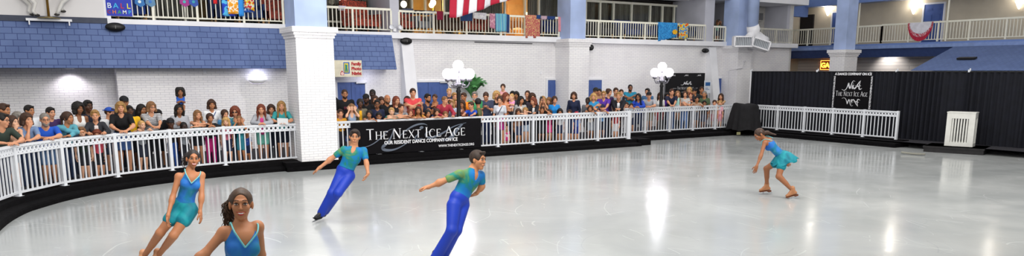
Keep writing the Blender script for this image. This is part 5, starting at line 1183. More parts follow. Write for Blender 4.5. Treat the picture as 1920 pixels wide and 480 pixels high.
    if D.get('strap'):
        b = MB(); P_ = []
        for t in np.linspace(0, 1, 8):
            x = -.09+.20*t; z = .17-.36*t; P_.append(J['chest']+(T[0]*x+T[2]*z+T[1]*(.118*math.sqrt(max(.1, 1-(z/.34)**2))*w+.012))*q)
        b.tube(P_, .011*q, 6); b.build('bag_strap', M(D['strap'], .7), rt, smooth=True)
    if D.get('paper'):
        hm = (J['wrL']+J['wrR'])/2+J['tR'][1]*.08; b = MB(); fw = V(J['face'][0], J['face'][1], 0); sx_ = nrm(np.cross(fw, V(0, 0, 1))); u = nrm(V(0, 0, 1)*.9+fw*.35)
        a = [hm+sx_*x*.13+u*z for x, z in ((-1, -.02), (1, .0), (1, .17), (-1, .15))]; b.add([tuple(p) for p in a]+[tuple(p+fw*.004) for p in a], [(0, 1, 2, 3), (7, 6, 5, 4), (0, 4, 5, 1), (1, 5, 6, 2), (2, 6, 7, 3), (3, 7, 4, 0)]); b.build('paper_sheet', M('#eef0f2', .7, noise=0), rt)
    if D.get('phone'):
        hm = J['wrR']+nrm(J['hdR'])*.09; b = MB(); Tm = Matrix.Translation(hm) @ Matrix.Rotation(math.atan2(-J['face'][0], J['face'][1]), 4, 'Z'); b.box(-.04, .04, -.006, .006, -.05, .09, Tm); b.build('phone', M('#202126', .3), rt)
# ------------------------------------------------------------------ spectators
def skeleton(H, fw, hfw, fem, hs, pose, zt, rail, w=1.0, lean=None):
    """joints relative to a root under the head; H = standing height up to the crown, fw = body facing, hfw = head facing"""
    J = {'fem': fem, 'hs': hs}; ad = min(1, max(0, (H-.8)/.7)); J['adult'] = ad
    q = (H-hs*1.02)/(1.70-.235); J['q'] = max(q, .40); q = J['q']; fw = nrm(V(fw[0], fw[1], 0)); J['face'] = fw
    sx_ = nrm(np.cross(fw, V(0, 0, 1))); up = V(0, 0, 1)
    la = lean if lean is not None else {'lean': .42, 'chin': .42, 'fold': .36, 'grip': .25}.get(pose, .03)
    tdir = nrm(up*math.cos(la)+fw*math.sin(la)); T = np.array([sx_, nrm(fw*math.cos(la)-up*math.sin(la)), tdir]); J['tR'] = T; J['pR'] = np.array([sx_, nrm(fw*math.cos(la*.4)-up*math.sin(la*.4)), nrm(up*math.cos(la*.4)+fw*math.sin(la*.4))])
    head = V(0, 0, zt-hs*.5); R = frame(nrm(hfw)); J['hR'] = R; J['head'] = head
    J['neck'] = head-R[2]*hs*.47-R[1]*hs*.10-tdir*.035*q
    C = J['neck']-tdir*.185*q; J['chest'] = C; J['pelvis'] = C-tdir*.30*q-fw*.0
    sw = (.155 if fem else .178)*(.75+.25*w)*(1 if ad > .5 else .9)
    for sd, sg in (('L', -1), ('R', 1)):
        J['sh'+sd] = J['neck']-tdir*.055*q+sx_*sg*sw*q
        J['hp'+sd] = J['pelvis']+sx_*sg*.075*q-J['pR'][2]*.05*q
        gz = rail['floor']; ft = V(J['pelvis'][0], J['pelvis'][1], gz+.075*q)+sx_*sg*.09*q-fw*.03*q
        hz = J['hp'+sd][2]-gz; J['an'+sd] = ft; L_ = hz-.075*q; kn = (J['hp'+sd]+ft)/2+fw*.02*q; J['kn'+sd] = kn; J['fd'+sd] = nrm(fw+sx_*sg*.2)
        l1, l2 = .285*q, .255*q; S_ = J['sh'+sd]; pole = sx_*sg*.8-up*.6-fw*.35
        rz = rail['z']+.035; rd = rail['d']
        if pose == 'lean': t = V(head[0], head[1], 0)+fw*(rd+.05)+sx_*sg*.05*q+up*rz; pole = sx_*sg*1.0-up*.2-fw*.2; J['hd'+sd] = fw*.5-sx_*sg*.7; J['hn'+sd] = -up
        elif pose == 'grip': t = V(head[0], head[1], 0)+fw*(rd)+sx_*sg*.17*q+up*(rz+.01); J['hd'+sd] = fw; J['hn'+sd] = -up; J['curl'+sd] = .8
        elif pose == 'fold': t = V(head[0], head[1], 0)+fw*(rd+.02)-sx_*sg*.10*q+up*(rz+.03*(sg+1)); pole = sx_*sg*1.0; J['hd'+sd] = -sx_*sg+fw*.1; J['hn'+sd] = -up
        elif pose == 'chin' and sg > 0: t = head-R[2]*hs*.52+R[1]*hs*.32+sx_*.02; pole = -up+sx_*.4; J['hd'+sd] = R[2]*.9+R[1]*.2-sx_*.3; J['hn'+sd] = -fw; J['curl'+sd] = .7
        elif pose == 'chin': t = V(head[0], head[1], 0)+fw*(rd+.05)+sx_*.06*q+up*rz; pole = sx_*sg-up*.2; J['hd'+sd] = sx_*.8+fw*.3; J['hn'+sd] = -up
        elif pose == 'face2': t = head-R[2]*hs*.18+R[1]*hs*.42+sx_*sg*.075; pole = -up+sx_*sg*.5; J['hd'+sd] = R[2]; J['hn'+sd] = -fw; J['curl'+sd] = .8
        elif pose == 'cross': t = C+tdir*.03*q+fw*(.165*q*w)-sx_*sg*.13*q+up*(.02*sg); pole = -up+sx_*sg*.8+fw*.2; J['hd'+sd] = -sx_*sg+fw*.1; J['hn'+sd] = -fw
        elif pose == 'photo' : t = head-R[2]*hs*.1+R[1]*hs*(1.0)+sx_*sg*.05; pole = -up+sx_*sg*.5; J['hd'+sd] = up; J['hn'+sd] = -sx_*sg; J['curl'+sd] = .8
        elif pose == 'phone': t = C+fw*.26*q-up*.06*q+sx_*sg*.05*q; pole = -up+sx_*sg*.3; J['hd'+sd] = fw+up*.4-sx_*sg*.4; J['hn'+sd] = up; J['curl'+sd] = .6
        elif pose == 'hold': t = C+fw*.22*q-up*.10*q*(1 if sg > 0 else .2)+sx_*sg*.03*q; pole = -up+sx_*sg*.6; J['hd'+sd] = -sx_*sg*.8+fw*.5; J['hn'+sd] = -fw
        elif pose == 'up': t = head+sx_*sg*.14*q+fw*.12+up*.02; pole = -up*.5+sx_*sg; J['hd'+sd] = up; J['hn'+sd] = -sx_*sg
        elif pose == 'sit': t = C+fw*.2*q-up*.08*q-sx_*sg*.02*q; pole = -up+sx_*sg*.5; J['hd'+sd] = fw-sx_*sg*.6; J['hn'+sd] = -up
        else: t = S_-up*.52*q+fw*.05*q+sx_*sg*.06*q; pole = -fw+sx_*sg*.4; J['hd'+sd] = -up+fw*.2; J['hn'+sd] = -sx_*sg; 
        el, wr = ik(S_, t, l1, l2, nrm(pole)); J['el'+sd] = el; J['wr'+sd] = wr
        if pose == 'sit':
            J['hp'+sd] = J['pelvis']+sx_*sg*.06*q-up*.03*q; J['kn'+sd] = J['hp'+sd]+fw*.26*q+sx_*sg*.08*q-up*.02*q; J['an'+sd] = J['kn'+sd]-up*.28*q+fw*.03; J['fd'+sd] = fw
    return J
SK = {'l': '#cf9472', 'f': '#dcaa8c', 't': '#b27853', 'm': '#8f5e40', 'd': '#553626', 'k': '#35221c'}
HC = {'bk': '#15100e', 'br': '#3c2518', 'lb': '#7a5636', 'bl': '#b58f58', 'gr': '#77726c', 'rd': '#6e3420', 'sb': '#96713f'}
def fence_dist(px):
    """horizontal distance from the camera to the fence line in the column px"""
    d = ray(px, HZ); d = V(d[0], d[1], 0)
    if px >= 1172: return (21.1/d[1])
    best = None
    for a, b in zip(PATH, PATH[1:]):
        a = np.array(a[:2]); b = np.array(b[:2]); e = b-a; den = d[0]*e[1]-d[1]*e[0]
        if abs(den) < 1e-9: continue
        t = (a[0]*e[1]-a[1]*e[0])/den; u = (a[0]*d[1]-a[1]*d[0])/den
        if 0 <= u <= 1.0001 and t > 0 and (best is None or t > best): best = t
    return best if best else 19.55/d[1]
GROUP = 'spectators standing along the rink fence'
def spectator(line):
    head_, label = line.split('|'); tk = head_.split(); px, py, dist, kind, ang = float(tk[0]), float(tk[1]), float(tk[2]), tk[3], float(tk[4])
    D = {'skin': SK[tk[5]], 'lip': '#b5705f' if tk[5] in 'lf' else '#7e4538'}; h, hcx = tk[6].split(','); D['hair'] = h; D['haircol'] = HC[hcx]
    t1, c1 = tk[7].split(',', 1); D['top'] = (t1, c1); b1, bc = tk[8].split(',', 1); D['bot'] = (b1, bc); pose = tk[9]
    for x in tk[10:]:
        k_, _, v_ = x.partition('='); D[k_] = v_ or True
    if 'w' in D: D['w'] = float(D['w'])
    fem = kind in 'wg'
    if pose in ('lean', 'fold', 'chin', 'grip'): dist = max(dist+.05, .22)
    f0 = fence_dist(px); dh = ray(px, HZ); fl = nrm(V(dh[0], dh[1], 0)); base = V(dh[0]*f0, dh[1]*f0, 0)
    hd = math.hypot(base[0], base[1])+dist; rr = ray(px, py); t = hd/math.hypot(rr[0], rr[1]); top = CAM+rr*t
    Hh = top[2]-ZF
    zt = top[2]-.012
    hs = {'m': .262, 'w': .250, 'b': .230, 'g': .228, 't': .215}[kind]
    lift = float(D['lift']) if 'lift' in D else 0
    if pose == 'sit': H_ = float(D.get('h', .95))
    elif lift: H_ = float(D.get('h', 1.0))
    else: H_ = Hh*(1.07 if pose in ('lean', 'chin', 'fold') else 1)
    kid = kind in 'bgt'; H_ = min(H_, 1.95 if not kid else 1.62)
    tocam = -fl; a = math.radians(ang); fw = V(tocam[0]*math.cos(a)-tocam[1]*math.sin(a), tocam[0]*math.sin(a)+tocam[1]*math.cos(a), 0)
    # body faces the rink when leaning on the rail, otherwise follows the head half way
    a2 = a*.55 if pose not in ('lean', 'fold', 'grip', 'chin') else a*.35; bw = V(tocam[0]*math.cos(a2)-tocam[1]*math.sin(a2), tocam[0]*math.sin(a2)+tocam[1]*math.cos(a2), 0)
    tilt = float(D.get('tilt', -6)); hf = fw*math.cos(math.radians(tilt))+V(0, 0, 1)*math.sin(math.radians(tilt))
    rail = {'z': FZ1, 'd': max(.06, dist+.0), 'floor': ZF}
    rt = root('person', (top[0], top[1], ZF)); 
    J = skeleton(H_, bw, hf, fem, hs, pose, zt-ZF, {'z': FZ1-ZF, 'd': rail['d'], 'floor': 0 if pose != 'sit' and not lift else (zt-ZF-H_)}, D.get('w', 1.0), lean=float(D['la']) if 'la' in D else None)
    near = px < 560
    build_person(J, D, rt, .0135 if near else .0165, .021 if near else .026)
    tag(rt, label.strip(), 'person', GROUP); return rt, J
CROWD = '''
6 193 1.3 m 55 t short,br tee,#3a4a3e jeans,#2b3550 stand|young man with short dark brown hair, rearmost at the far left edge
3 211 .15 m 60 l short,bk tee,#2f3b34 jeans,#2b3550 lean glasses|dark haired man in glasses leaning on the fence at the very left edge
22 216 .35 g 50 f long,br tank,#c9a486 short_shorts,#5a6a88 chin|girl with long brown hair resting her cheek on her hand beside the glasses man
33 209 .9 w 40 f bob,gr tee,#cfcfd2 jeans,#39425a stand|grey blonde person mostly hidden behind the girl with cheek in hand
49 211 .2 w 35 l bob,br tee,#6f87ac jeans,#2c3a58 chin w=1.1|brown haired woman in blue grey t-shirt with her hand over her mouth
54 196 1.1 b 40 t short,bk tee,#d4d8dc jeans,#32405c stand|tall dark haired boy in a pale shirt behind the woman covering her mouth
83 211 .2 m 10 l buzz,gr tee,#1f55c0 shorts,#5f7fa8 lean glasses w=1.3 print=p:#d8dce6:#b03040:#e6e6ee beard=#8c857c|heavy balding man with glasses in a bright blue shirt with a red and white print
94 200 .9 b 30 l short,bk tee,#3b2454 jeans,#28344e stand|black haired boy in a dark purple shirt behind the bald man in blue
126 209 .25 w 50 t pony,br jacket,#5aa0b0 jeans,#2c3c5c fold inner=#243038|woman with dark ponytail in a light teal jacket, arms folded on the fence
146 192 .9 w 30 m curly,bk tank,#e4e4e2 jeans,#303a50 stand|woman with dark curly hair in a white tank top at the left
164 187 1.2 m 25 d short,bk tee,#15192a jeans,#1c2232 stand w=1.2|tall black man in a dark navy shirt behind the white tank top woman
177 205 .25 w 0 l short,sb jacket,#2b2d33 jeans,#20222c grip inner=#dcd0cc w=1.1|older woman with short light hair in a dark shiny jacket over a pale print blouse
152 237 .2 b 5 f short,lb tee,#2c3a33 shorts,#23252d stand|small brown haired boy peeking over the fence below the teal jacket woman
181 242 .22 g 0 l bob,rd tee,#e0566a shorts,#22242c stand|child in a coral pink top behind pickets below the dark shiny jacket woman
205 201 .8 b 60 l short,br tee,#dfe1e4 shorts,#3f4a60 stand cap=#2a52b0 capback|youth in a bright blue baseball cap and white t-shirt
225 190 .2 w 5 l bob,sb tee,#0f0f12 skirt,#3f5d94 lean w=1.15|woman with a blonde bob in a black top and denim skirt leaning on the fence
232 180 1.2 m 15 t buzz,bk tee,#2a2a30 jeans,#222838 stand cap=#17171b|man in a dark cap standing behind the blonde bob woman in black
242 197 .6 b 15 d short,bk tee,#e3b21d shorts,#20242e stand|black youth in a mustard yellow shirt beside the blonde bob woman
265 195 .9 w 40 t long,bk tee,#1b1b20 jeans,#1c2030 stand|woman with long straight black hair between the yellow shirt and the striped shirt
283 190 .4 w 25 l bob,lb half,s:#e8e8ea:#15161c pants,#17181f lean glasses w=1.1|woman with a brown bob and glasses in a black and white striped shirt
265 225 .15 t 30 f buzz,bl tee,#9aa0a6 shorts,#2b3040 grip|fair haired toddler in grey at the rail beside the striped shirt woman
296 205 .8 b 20 t short,bk tee,#101014 shorts,#15171c stand cap=#121216|boy in black with a black cap behind the striped shirt woman
319 221 .2 b 5 d short,bk tee,#1a1c26 pants,#2c56a8 stand cap=#1c1c22|black child in a dark headband cap and blue trousers left of the grey hooded woman
335 195 .45 w 15 m long,bk hoodie,#a9abb2 jeans,#2a3450 hold w=1.25 print=p:#d6d8de:#b8bac2|woman in a light grey hooded top with a toddler on her shoulders
337 163 .50 t 5 m curly,bk long,#2257b4 shorts,#2a2a30 sit h=.80|toddler in a royal blue top riding on the grey hooded woman's shoulders
344 228 .18 b 15 k buzz,bk tee,#8f959c shorts,#22242c stand|small black boy in a grey t-shirt below the hooded woman
370 206 .15 g 20 l long,lb tank,#6f9090 short_shorts,#20222a fold|long brown haired girl in a grey green tank with both forearms on the rail
396 186 .7 w 10 t bob,br tee,#eceef0 jeans,#2a3450 stand w=1.15 print=p:#eceef0:#8c3a58 strap=#2a4c88|woman with a dark bob in a white t-shirt with a small oval logo
393 212 .15 g 15 t pony,br long,#101016 pants,#c42a80 lean|girl with pulled back hair in black long sleeves and magenta trousers
421 205 .4 g 25 l pony,br tee,#4a84b4 jeans,#1f2c48 stand|girl with dark ponytail in a blue top behind the small blonde girl
423 219 .2 g -5 f mid,bl tee,#e07a94 shorts,#2c3450 stand|small blonde girl in a pink t-shirt at the rail
440 200 .45 w -5 l curly,rd tee,p:#4f9aa0:#3b7f8a:#6fb0b0 jeans,#23304a stand glasses=sun|woman with curly auburn hair and sunglasses in a teal print top
448 216 .15 b -5 t buzz,lb tee,#2f8f9c shorts,#2f7f92 face2|boy in a teal t-shirt with his hand to his face beside the sunglasses woman
461 238 .3 b 0 t short,br tee,#27489a shorts,#1c2a50 stand print=p:#dfe6ea:#27489a:#dfe6ea|child in a navy shirt with a white skull like print behind the pickets
489 195 .15 w 0 l long,rd hoodie,#a4a7ae shorts,#6fb8a8 lean inner=#d4408c w=1.2 tilt=-10|woman with long auburn hair in a grey hooded jacket over a pink shirt
508 195 .6 w 5 l mid,br tee,#141828 jeans,#1a2034 stand w=1.1|smiling brown haired woman in dark navy between the grey hoodie and the teal top
527 189 .15 w 5 l long,sb tee,#34999c shorts,#161a2c lean w=1.2 paper|blonde woman in a teal top holding a white sheet by the pillar
628 182 1.6 m 10 m short,bk tee,p:#8a8fa2:#c04a58:#3a4a74 jeans,#1c2030 stand|person in a colourful patterned shirt half hidden by the left brick pillar
646 167 1.3 m 10 t buzz,br tee,#121216 jeans,#20242e stand w=1.25 beard=#3a261a print=p:#121216:#6a2a3a:#121216|broad bearded man with shaved head in a black t-shirt before the blue door
638 204 .25 b 10 l short,br tee,#e0a02a pants,#2a2a34 stand|brown haired boy in a mustard t-shirt next to the left brick pillar
659 194 .15 g 5 f long,lb tank,#8fa0b8 shorts,#39415a face2|girl holding both hands to her face in front of the man in black
675 185 .5 w 5 d pony,bk jacket,#6a6452 jeans,#22242e stand inner=#e5aa1e w=1.1|black haired woman in an olive jacket over a bright yellow top
686 176 1.0 m -5 d buzz,bk tee,#101014 jeans,#1a1c24 stand cap=#121216 beard=#15100e w=1.1|man in a black cap and black shirt right of the yellow top woman
698 167 1.7 m -15 k buzz,bk tee,#15151a jeans,#15151c stand w=1.15|tall very dark skinned man in black at the back beside the short mansard
703 179 1.2 w 0 l long,br tee,#2a2630 jeans,#20242e stand|dark brown haired woman directly below the tall man in black
715 181 1.2 w 15 l bob,br tee,#c49a84 jeans,#20242e stand|brown bobbed woman between the glasses person and the bald man
707 186 .5 w 0 m short,bk tee,#1e2440 jeans,#1a2034 stand glasses w=1.25|person with short black hair and glasses in a navy patterned top
692 206 .18 g -5 t pony,bk tee,p:#d8d8de:#3a3a48:#d8d8de shorts,#2a2a38 grip|black haired girl in a white and dark print top at the rail
710 210 .15 b 0 m short,bk tee,#b08ab0 shorts,#2a2a38 stand|small black haired child in mauve peeking over the black banner
726 177 .8 m 20 t none,bk polo,#0f0f13 pants,#1a1a20 stand w=1.2 beard=#4a382c|bald man in a black polo shirt
743 180 .7 w 30 l long,rd tee,#191418 jeans,#20202a stand|woman with long wavy auburn hair in a black top, looking right
734 201 .12 b 0 f short,bl tee,#3fa08c shorts,#2a3048 fold|blonde boy in a green turquoise shirt with chin on folded arms
752 194 .15 b 25 l short,br tee,#84898f shorts,#2a3048 fold|brown haired boy in a grey t-shirt leaning on the rail beside the blonde boy
763 180 1.2 w -25 l mid,br tee,#dcc0c0 jeans,#2a3048 stand|woman in a pale pink top half behind the red shirt man
774 165 .9 m 10 l short,br tee,#cf4348 shorts,#2c3450 cross w=1.15|tall man in a coral red t-shirt with crossed arms
769 204 .15 g 15 l long,rd tee,#c8b4b0 shorts,#2c3450 grip|girl with long auburn hair just below the red shirt man's left elbow
784 199 .18 g 5 t long,br tee,#d79a3c shorts,#2c3450 lean|girl with long brown hair in a mustard top in front of the red shirt man
802 175 .8 m 35 t short,bk less,#232a42 shorts,#6a7488 hold w=1.1 beard=#20160f|dark bearded man in a sleeveless navy shirt carrying a small child
815 176 .65 t -20 t short,br less,#c48a62 shorts,#3a4a70 sit h=.85|small child in a tan top carried by the sleeveless bearded man
802 205 .15 g 20 t pony,bk tee,#42485c shorts,#2c3450 stand|dark haired girl at the rail below the sleeveless bearded man
819 203 .15 g 5 l mid,br tee,#a9c4dc shorts,#2c3450 lean|brown haired girl in a light blue top with elbows on the rail
834 180 .25 b 40 l short,lb hoodie,#97283a jeans,#2a3450 grip|light brown haired boy in a dark red hooded top left of the lamp post
842 165 .7 t 5 f short,bl tee,#1f2844 shorts,#1f2844 sit h=.8|blonde toddler in navy held high left of the lamp post
846 186 .7 g 10 f mid,bl tee,#b7c4da shorts,#2c3450 stand|fair child squeezed behind the blonde woman in blue plaid
852 173 1.2 m 20 l short,sb tee,#8c9cb4 jeans,#2c3450 stand|sandy haired man just left of the lamp post behind the blue plaid woman
855 184 .75 w 5 l short,sb tee,q:#87aede:#a8c4ea:#6f9ad4 jeans,#35456c lean w=1.3|short haired blonde woman in a light blue plaid shirt leaning by the lamp post
835 208 .15 b 5 l short,lb tee,#8c2f40 shorts,#2c3450 stand|small child's face just above the rail under the dark red hooded boy
869 173 1.2 m -25 t short,br tee,#f08a1e jeans,#2c3450 stand w=1.15|man in a bright orange t-shirt in front of the palm
866 187 .6 w -20 t mid,br tee,#8e5240 jeans,#2c3450 stand|person in a reddish brown top right behind the lamp post
883 190 .35 b -40 l short,br tee,#1d49b4 jeans,#2c3450 grip|youth in a royal blue shirt bending to the rail right of the lamp post
890 171 1.1 m -5 l short,gr tee,#46a56a jeans,#3a4258 stand w=1.2 beard=#b8b2aa|grey bearded man in a bright green t-shirt
896 184 .4 w -160 t bun,bk tee,#5c6440 jeans,#2c3450 stand w=1.1|dark haired woman in an olive shirt turned away from the rink
911 172 .9 m -5 l buzz,br polo,s:#2b3450:#59647c:#2b3450 jeans,#26345c phone w=1.15 phone tilt=-35|man in a navy striped polo looking down at his phone
931 171 1.3 w 15 l curly,bl less,#15151a jeans,#20242e stand w=1.1|woman with curly blonde hair in a sleeveless black top
943 157 1.8 t -5 f pony,br tee,#e4a9b4 shorts,#c08090 sit h=.85|little girl in a pink top raised above the crowd on someone's shoulders
937 180 .3 w -5 l pony,br tee,#c6cad2 skirt,#b8348c stand strap=#221c38|woman with a tied back ponytail in a pale grey t-shirt with a dark crossbody strap
949 173 .8 w 45 l mid,rd tank,#c97f54 jeans,#6f8fb8 hold w=1.1|auburn haired woman in an orange tank top cradling a baby in pink
959 175 .68 t -35 f buzz,bl tee,#e29ac4 shorts,#e8e8ec sit h=.72|baby in bright pink held by the orange tank top woman
961 170 1.6 m -10 t short,bk tee,#30343c jeans,#20242e stand|black haired man directly behind the baby in pink
968 171 1.9 w -10 t bob,bk tee,#8a6a3c jeans,#20242e stand|black haired woman at the back, right of the baby in pink
977 180 .5 w 30 t mid,bk jacket,#a5a6a6 jeans,#2a2f3c stand inner=#cfc2b4 w=1.1|dark haired smiling woman in a light grey cardigan
989 169 1.4 m -10 l buzz,br tee,#121217 jeans,#1c1e28 stand w=1.15|man with close cropped hair in a black t-shirt against the white wall
998 175 1.2 w 15 l curly,br tee,#3c3440 jeans,#1c1e28 stand|curly dark haired person right behind the black cardigan woman
1000 182 .35 w -35 l bob,rd jacket,#26262c jeans,#15161c grip inner=#dcdcdc w=1.1|woman with a reddish bob in a black cardigan over a white top
972 203 .15 g 5 t mid,br tee,#8a6a58 shorts,#2c3450 stand|brown haired girl low behind the rail below the grey cardigan woman
985 201 .10 g -10 f pony,sb tank,#20284c short_shorts,#b8cbe2 fold|blonde girl in a navy tank and pale denim shorts hanging her arms over the rail
1018 180 .6 w 0 l longw,sb tee,#4a4238 jeans,#20242e photo phone|woman with long blonde hair holding up a phone to take a picture
1029 182 .9 w -20 l mid,lb less,#c6a478 jeans,#20242e stand|fair woman in a sleeveless tan top behind the picture taker
1016 199 .15 b 15 t short,br tee,#18181e shorts,#20242e up|brown haired boy in black raising his hand to his forehead
1030 205 .15 g 5 l mid,br tank,#e0307c skirt,#e8418c lean|small girl in a hot pink dress at the rail
1040 180 .6 w 15 l pony,br polo,#1f86d0 pants,#15161c stand w=1.1|woman in a bright blue polo with dark hair pulled back
1050 203 .2 g 0 t bob,bk tee,#ccd0d4 shorts,#2c3450 stand|dark haired girl in a pale grey top at the rail beside the hot pink dress
950 232 .3 t 0 f pony,br tee,p:#e64a90:#f2d8e4:#e64a90 skirt,#d83a86 stand|tiny girl in a pink and white dress behind the pickets below the crossbody strap woman
1076 172 1.1 w -5 l bob,br long,#1b2340 shorts,#1b2030 stand w=1.15|woman with a brown bob in a navy long sleeved sweatshirt before the middle pillar
1068 205 .2 b -5 l short,br tee,#1f2c58 shorts,#26304c stand|small boy in navy in front of the navy sweatshirt woman
1081 209 .25 t 5 l none,br tee,#4c6ab8 shorts,#2a3a8c stand cap=#b02838|toddler in a red cap right of the small boy in navy
1102 182 .6 b -20 k buzz,bk tee,#6b6f76 shorts,#20242e stand|black boy in a dark grey t-shirt beside the middle pillar
1113 174 .45 w 0 l bob,bl tee,#2e86b8 jeans,#2a3450 cross|blonde bobbed girl in a blue top with her arms folded
1107 197 .15 g -10 t long,br tee,#dcd4cc shorts,#9aa0a8 grip|girl with long dark hair in a cream top below the blonde bobbed girl
1117 164 1.5 m -15 t short,bk tee,#b08968 jeans,#20242e stand cap=#2a2620|tan man in a dark brown cap in front of the right blue door
1124 166 1.7 b -5 l short,bk tee,#7a6048 jeans,#20242e stand|dark haired youth just right of the man in the brown cap
1129 195 .15 b -5 l buzz,br tee,#6fa6dc shorts,#151a30 grip cap=#1c2444|boy in a navy cap and light blue shirt
1132 170 .45 w -5 l short,sb polo,#5b33a0 jeans,#2a3450 lean glasses w=1.25|blonde person with glasses in a purple polo shirt
1142 166 .8 w 50 l bun,br tee,#35204c jeans,#20242e stand|woman with a dark brown bun looking down to the right
1155 164 1.2 m 10 l short,br tee,#8d9094 jeans,#2c3450 stand|dark haired man in a grey t-shirt behind the black jacket man
1165 167 1.1 b 5 l short,br tee,#1e2230 shorts,#20242e stand lift=.3 h=1.1|child in dark clothes beside the grey t-shirt man
1160 172 .4 m -5 l short,sb jacket,#15171f pants,#1c1e28 lean inner=#e6e6ea w=1.2|older man in a black jacket with a white collar
1155 203 .15 b 5 l short,br tee,#b8474c shorts,#d0d0d4 stand|small brown haired boy in red below the black jacket man
1182 158 2.0 m 10 m buzz,bk polo,#1f7f9c pants,#1c2438 cross w=1.15 glasses beard=#15100e|tall man in a teal polo with crossed arms standing near the wall
1175 191 .15 b -5 l short,br tee,#2f7fae shorts,#2c3450 stand|brown haired child in blue just past the fence step
1184 193 .1 t -5 l short,br tee,#d6d8dc shorts,#2c3450 lean|toddler in white leaning on the rail beside the child in blue
1197 175 .15 w -15 t long,bk hoodie,#2246b4 jeans,#2a3450 lean glasses w=1.15|dark long haired woman with glasses in a royal blue hooded jacket
1214 165 1.1 m -20 l short,bk tee,#4a7096 jeans,#2c3450 stand|dark haired man in a steel blue shirt behind the black cap man
1217 172 .15 m -5 l buzz,br tee,#a2a6ad shorts,#8c8472 lean cap=#1a1a1e w=1.15|man in a black cap and grey t-shirt leaning on the far fence
1238 173 .6 w 10 l mid,br tee,#e6e6e4 shorts,#b83a48 stand|brown haired woman in white partly behind the second lamp post
1251 173 .9 w 20 l mid,bk long,#5e2ca4 jeans,#20242e stand|smiling dark haired woman in purple right of the second lamp post
1260 166 .3 m 15 l short,br tee,#1b2038 jeans,#3a5c94 lean|dark haired man in a navy t-shirt before the logo backdrop
1271 170 .3 g 5 l long,lb less,#a4d4cc shorts,#c0c8d0 stand lift=.35 h=1.15|little girl with light brown hair in a mint top
1285 170 .25 w 0 l pony,br tee,#b8b4b0 jeans,#5578b0 hold|brown haired woman in a pale grey t-shirt holding a toddler
1295 173 .15 t 5 l short,rd tee,#4c2330 shorts,#2a2a34 sit h=.8|toddler in dark maroon held by the pale grey t-shirt woman
1293 163 1.0 w -5 l longw,bl tee,#3a3438 jeans,#20242e stand|blonde woman standing behind the woman holding the toddler
1302 165 .9 m -30 t buzz,bk tee,#15161c jeans,#20242e stand cap=#15151a|man in a black cap facing left before the logo backdrop
1307 180 .2 b 10 t short,bk tee,#b49a84 shorts,#3c4458 grip|dark haired boy in a tan shirt below the black cap man
1316 162 1.1 m 5 t short,br tee,#2a3436 jeans,#20242e stand|tall brown haired man at the back near the notice
1321 170 .45 m -10 t buzz,gr tee,#4a5c40 jeans,#2c3450 stand w=1.15|balding man in an olive green t-shirt
1321 188 .15 b 5 m short,bk tee,#22242c shorts,#2c3450 stand|small dark haired child in front of the olive shirt man
1340 187 .15 b 5 l short,br tee,#d8b8a8 shorts,#d08c98 stand|brown haired child nearest the black covered object, on the left
1352 175 .3 w -10 l long,br tee,#c4a078 jeans,#2c3450 lean|woman with long brown hair in a tan top by the black covered object
1350 188 .10 g 0 f short,bl tee,#e2a8b4 shorts,#c88090 stand|small blonde child right in front of the tan top woman
'''
RES = {}
for ln in CROWD.strip().splitlines(): RES[ln.split('|')[1]] = spectator(ln)
# woman on the upper balcony
q = ony(1347, 37, YA+.5); rt = root('person', (q[0], q[1], 3.74)); J = skeleton(1.02, V(-.5, -1, 0), V(-.5, -1, -.2), True, .2, 'photo', q[2]-3.74, {'z': .8, 'd': .3, 'floor': q[2]-3.74-1.02+.1}) if False else skeleton(max(.9, q[2]-3.74), V(-.5, -1, 0), V(-.5, -1, -.2), True, .22, 'photo', q[2]-3.74, {'z': .8, 'd': .3, 'floor': 0})
build_person(J, {'skin': SK['l'], 'hair': 'mid', 'haircol': HC['lb'], 'top': ('tee', '#6fb8a0'), 'bot': ('shorts', '#2c3450'), 'phone': 1}, rt, .017, .028); tag(rt, 'person in a mint green top taking a photo from the upper balcony at the right', 'person')
# ------------------------------------------------------------------ skaters: joints measured as picture column, row and depth beyond the skater's own depth
def costume(name, stops, scale=2.2, rot=(0, 0, 0)):
    m, N, L, b = nodes(name); tc = N.new('ShaderNodeTexCoord'); n = N.new('ShaderNodeTexNoise'); n.inputs['Scale'].default_value = scale; n.inputs['Detail'].default_value = 5; n.inputs['Distortion'].default_value = .6
    L.new(tc.outputs['Object'], n.inputs['Vector']); r = N.new('ShaderNodeValToRGB'); e = r.color_ramp.elements
    while len(e) < len(stops): e.new(.5)
    for i, (p, c) in enumerate(stops): e[i].position = p; e[i].color = srgb(c)
    L.new(n.outputs['Fac'], r.inputs['Fac']); L.new(r.outputs['Color'], b.inputs['Base Color']); b.inputs['Roughness'].default_value = .6; b.inputs['Specular IOR Level'].default_value = .25; b.inputs['Sheen Weight'].default_value = .0
    bp = N.new('ShaderNodeBump'); bp.inputs['Strength'].default_value = .15; n2 = N.new('ShaderNodeTexNoise'); n2.inputs['Scale'].default_value = 18; L.new(tc.outputs['Object'], n2.inputs['Vector']); L.new(n2.outputs['Fac'], bp.inputs['Height']); L.new(bp.outputs['Normal'], b.inputs['Normal']); return m
C_BLUE = costume('costume_blue_teal', [(.30, '#1c58ae'), (.48, '#276fb6'), (.60, '#1a7490'), (.75, '#5590a4')], 5)
C_TEAL = costume('costume_teal', [(.30, '#0a6070'), (.5, '#0f7787'), (.70, '#1c9098')], 6)
C_SHIRT = costume('shirt_blue_gold', [(.36, '#156bb4'), (.47, '#0f709c'), (.54, '#197768'), (.66, '#66844a')], 4.5)
C_PANTS = M('#0b33a6', .55, noise=.08, scale=3, bump=.2); TRIMC = M('#6cb9bd', .5, noise=.05)
up = V(0, 0, 1)
R2 = _r; D2 = nrm(V(_f[0], _f[1], 0))
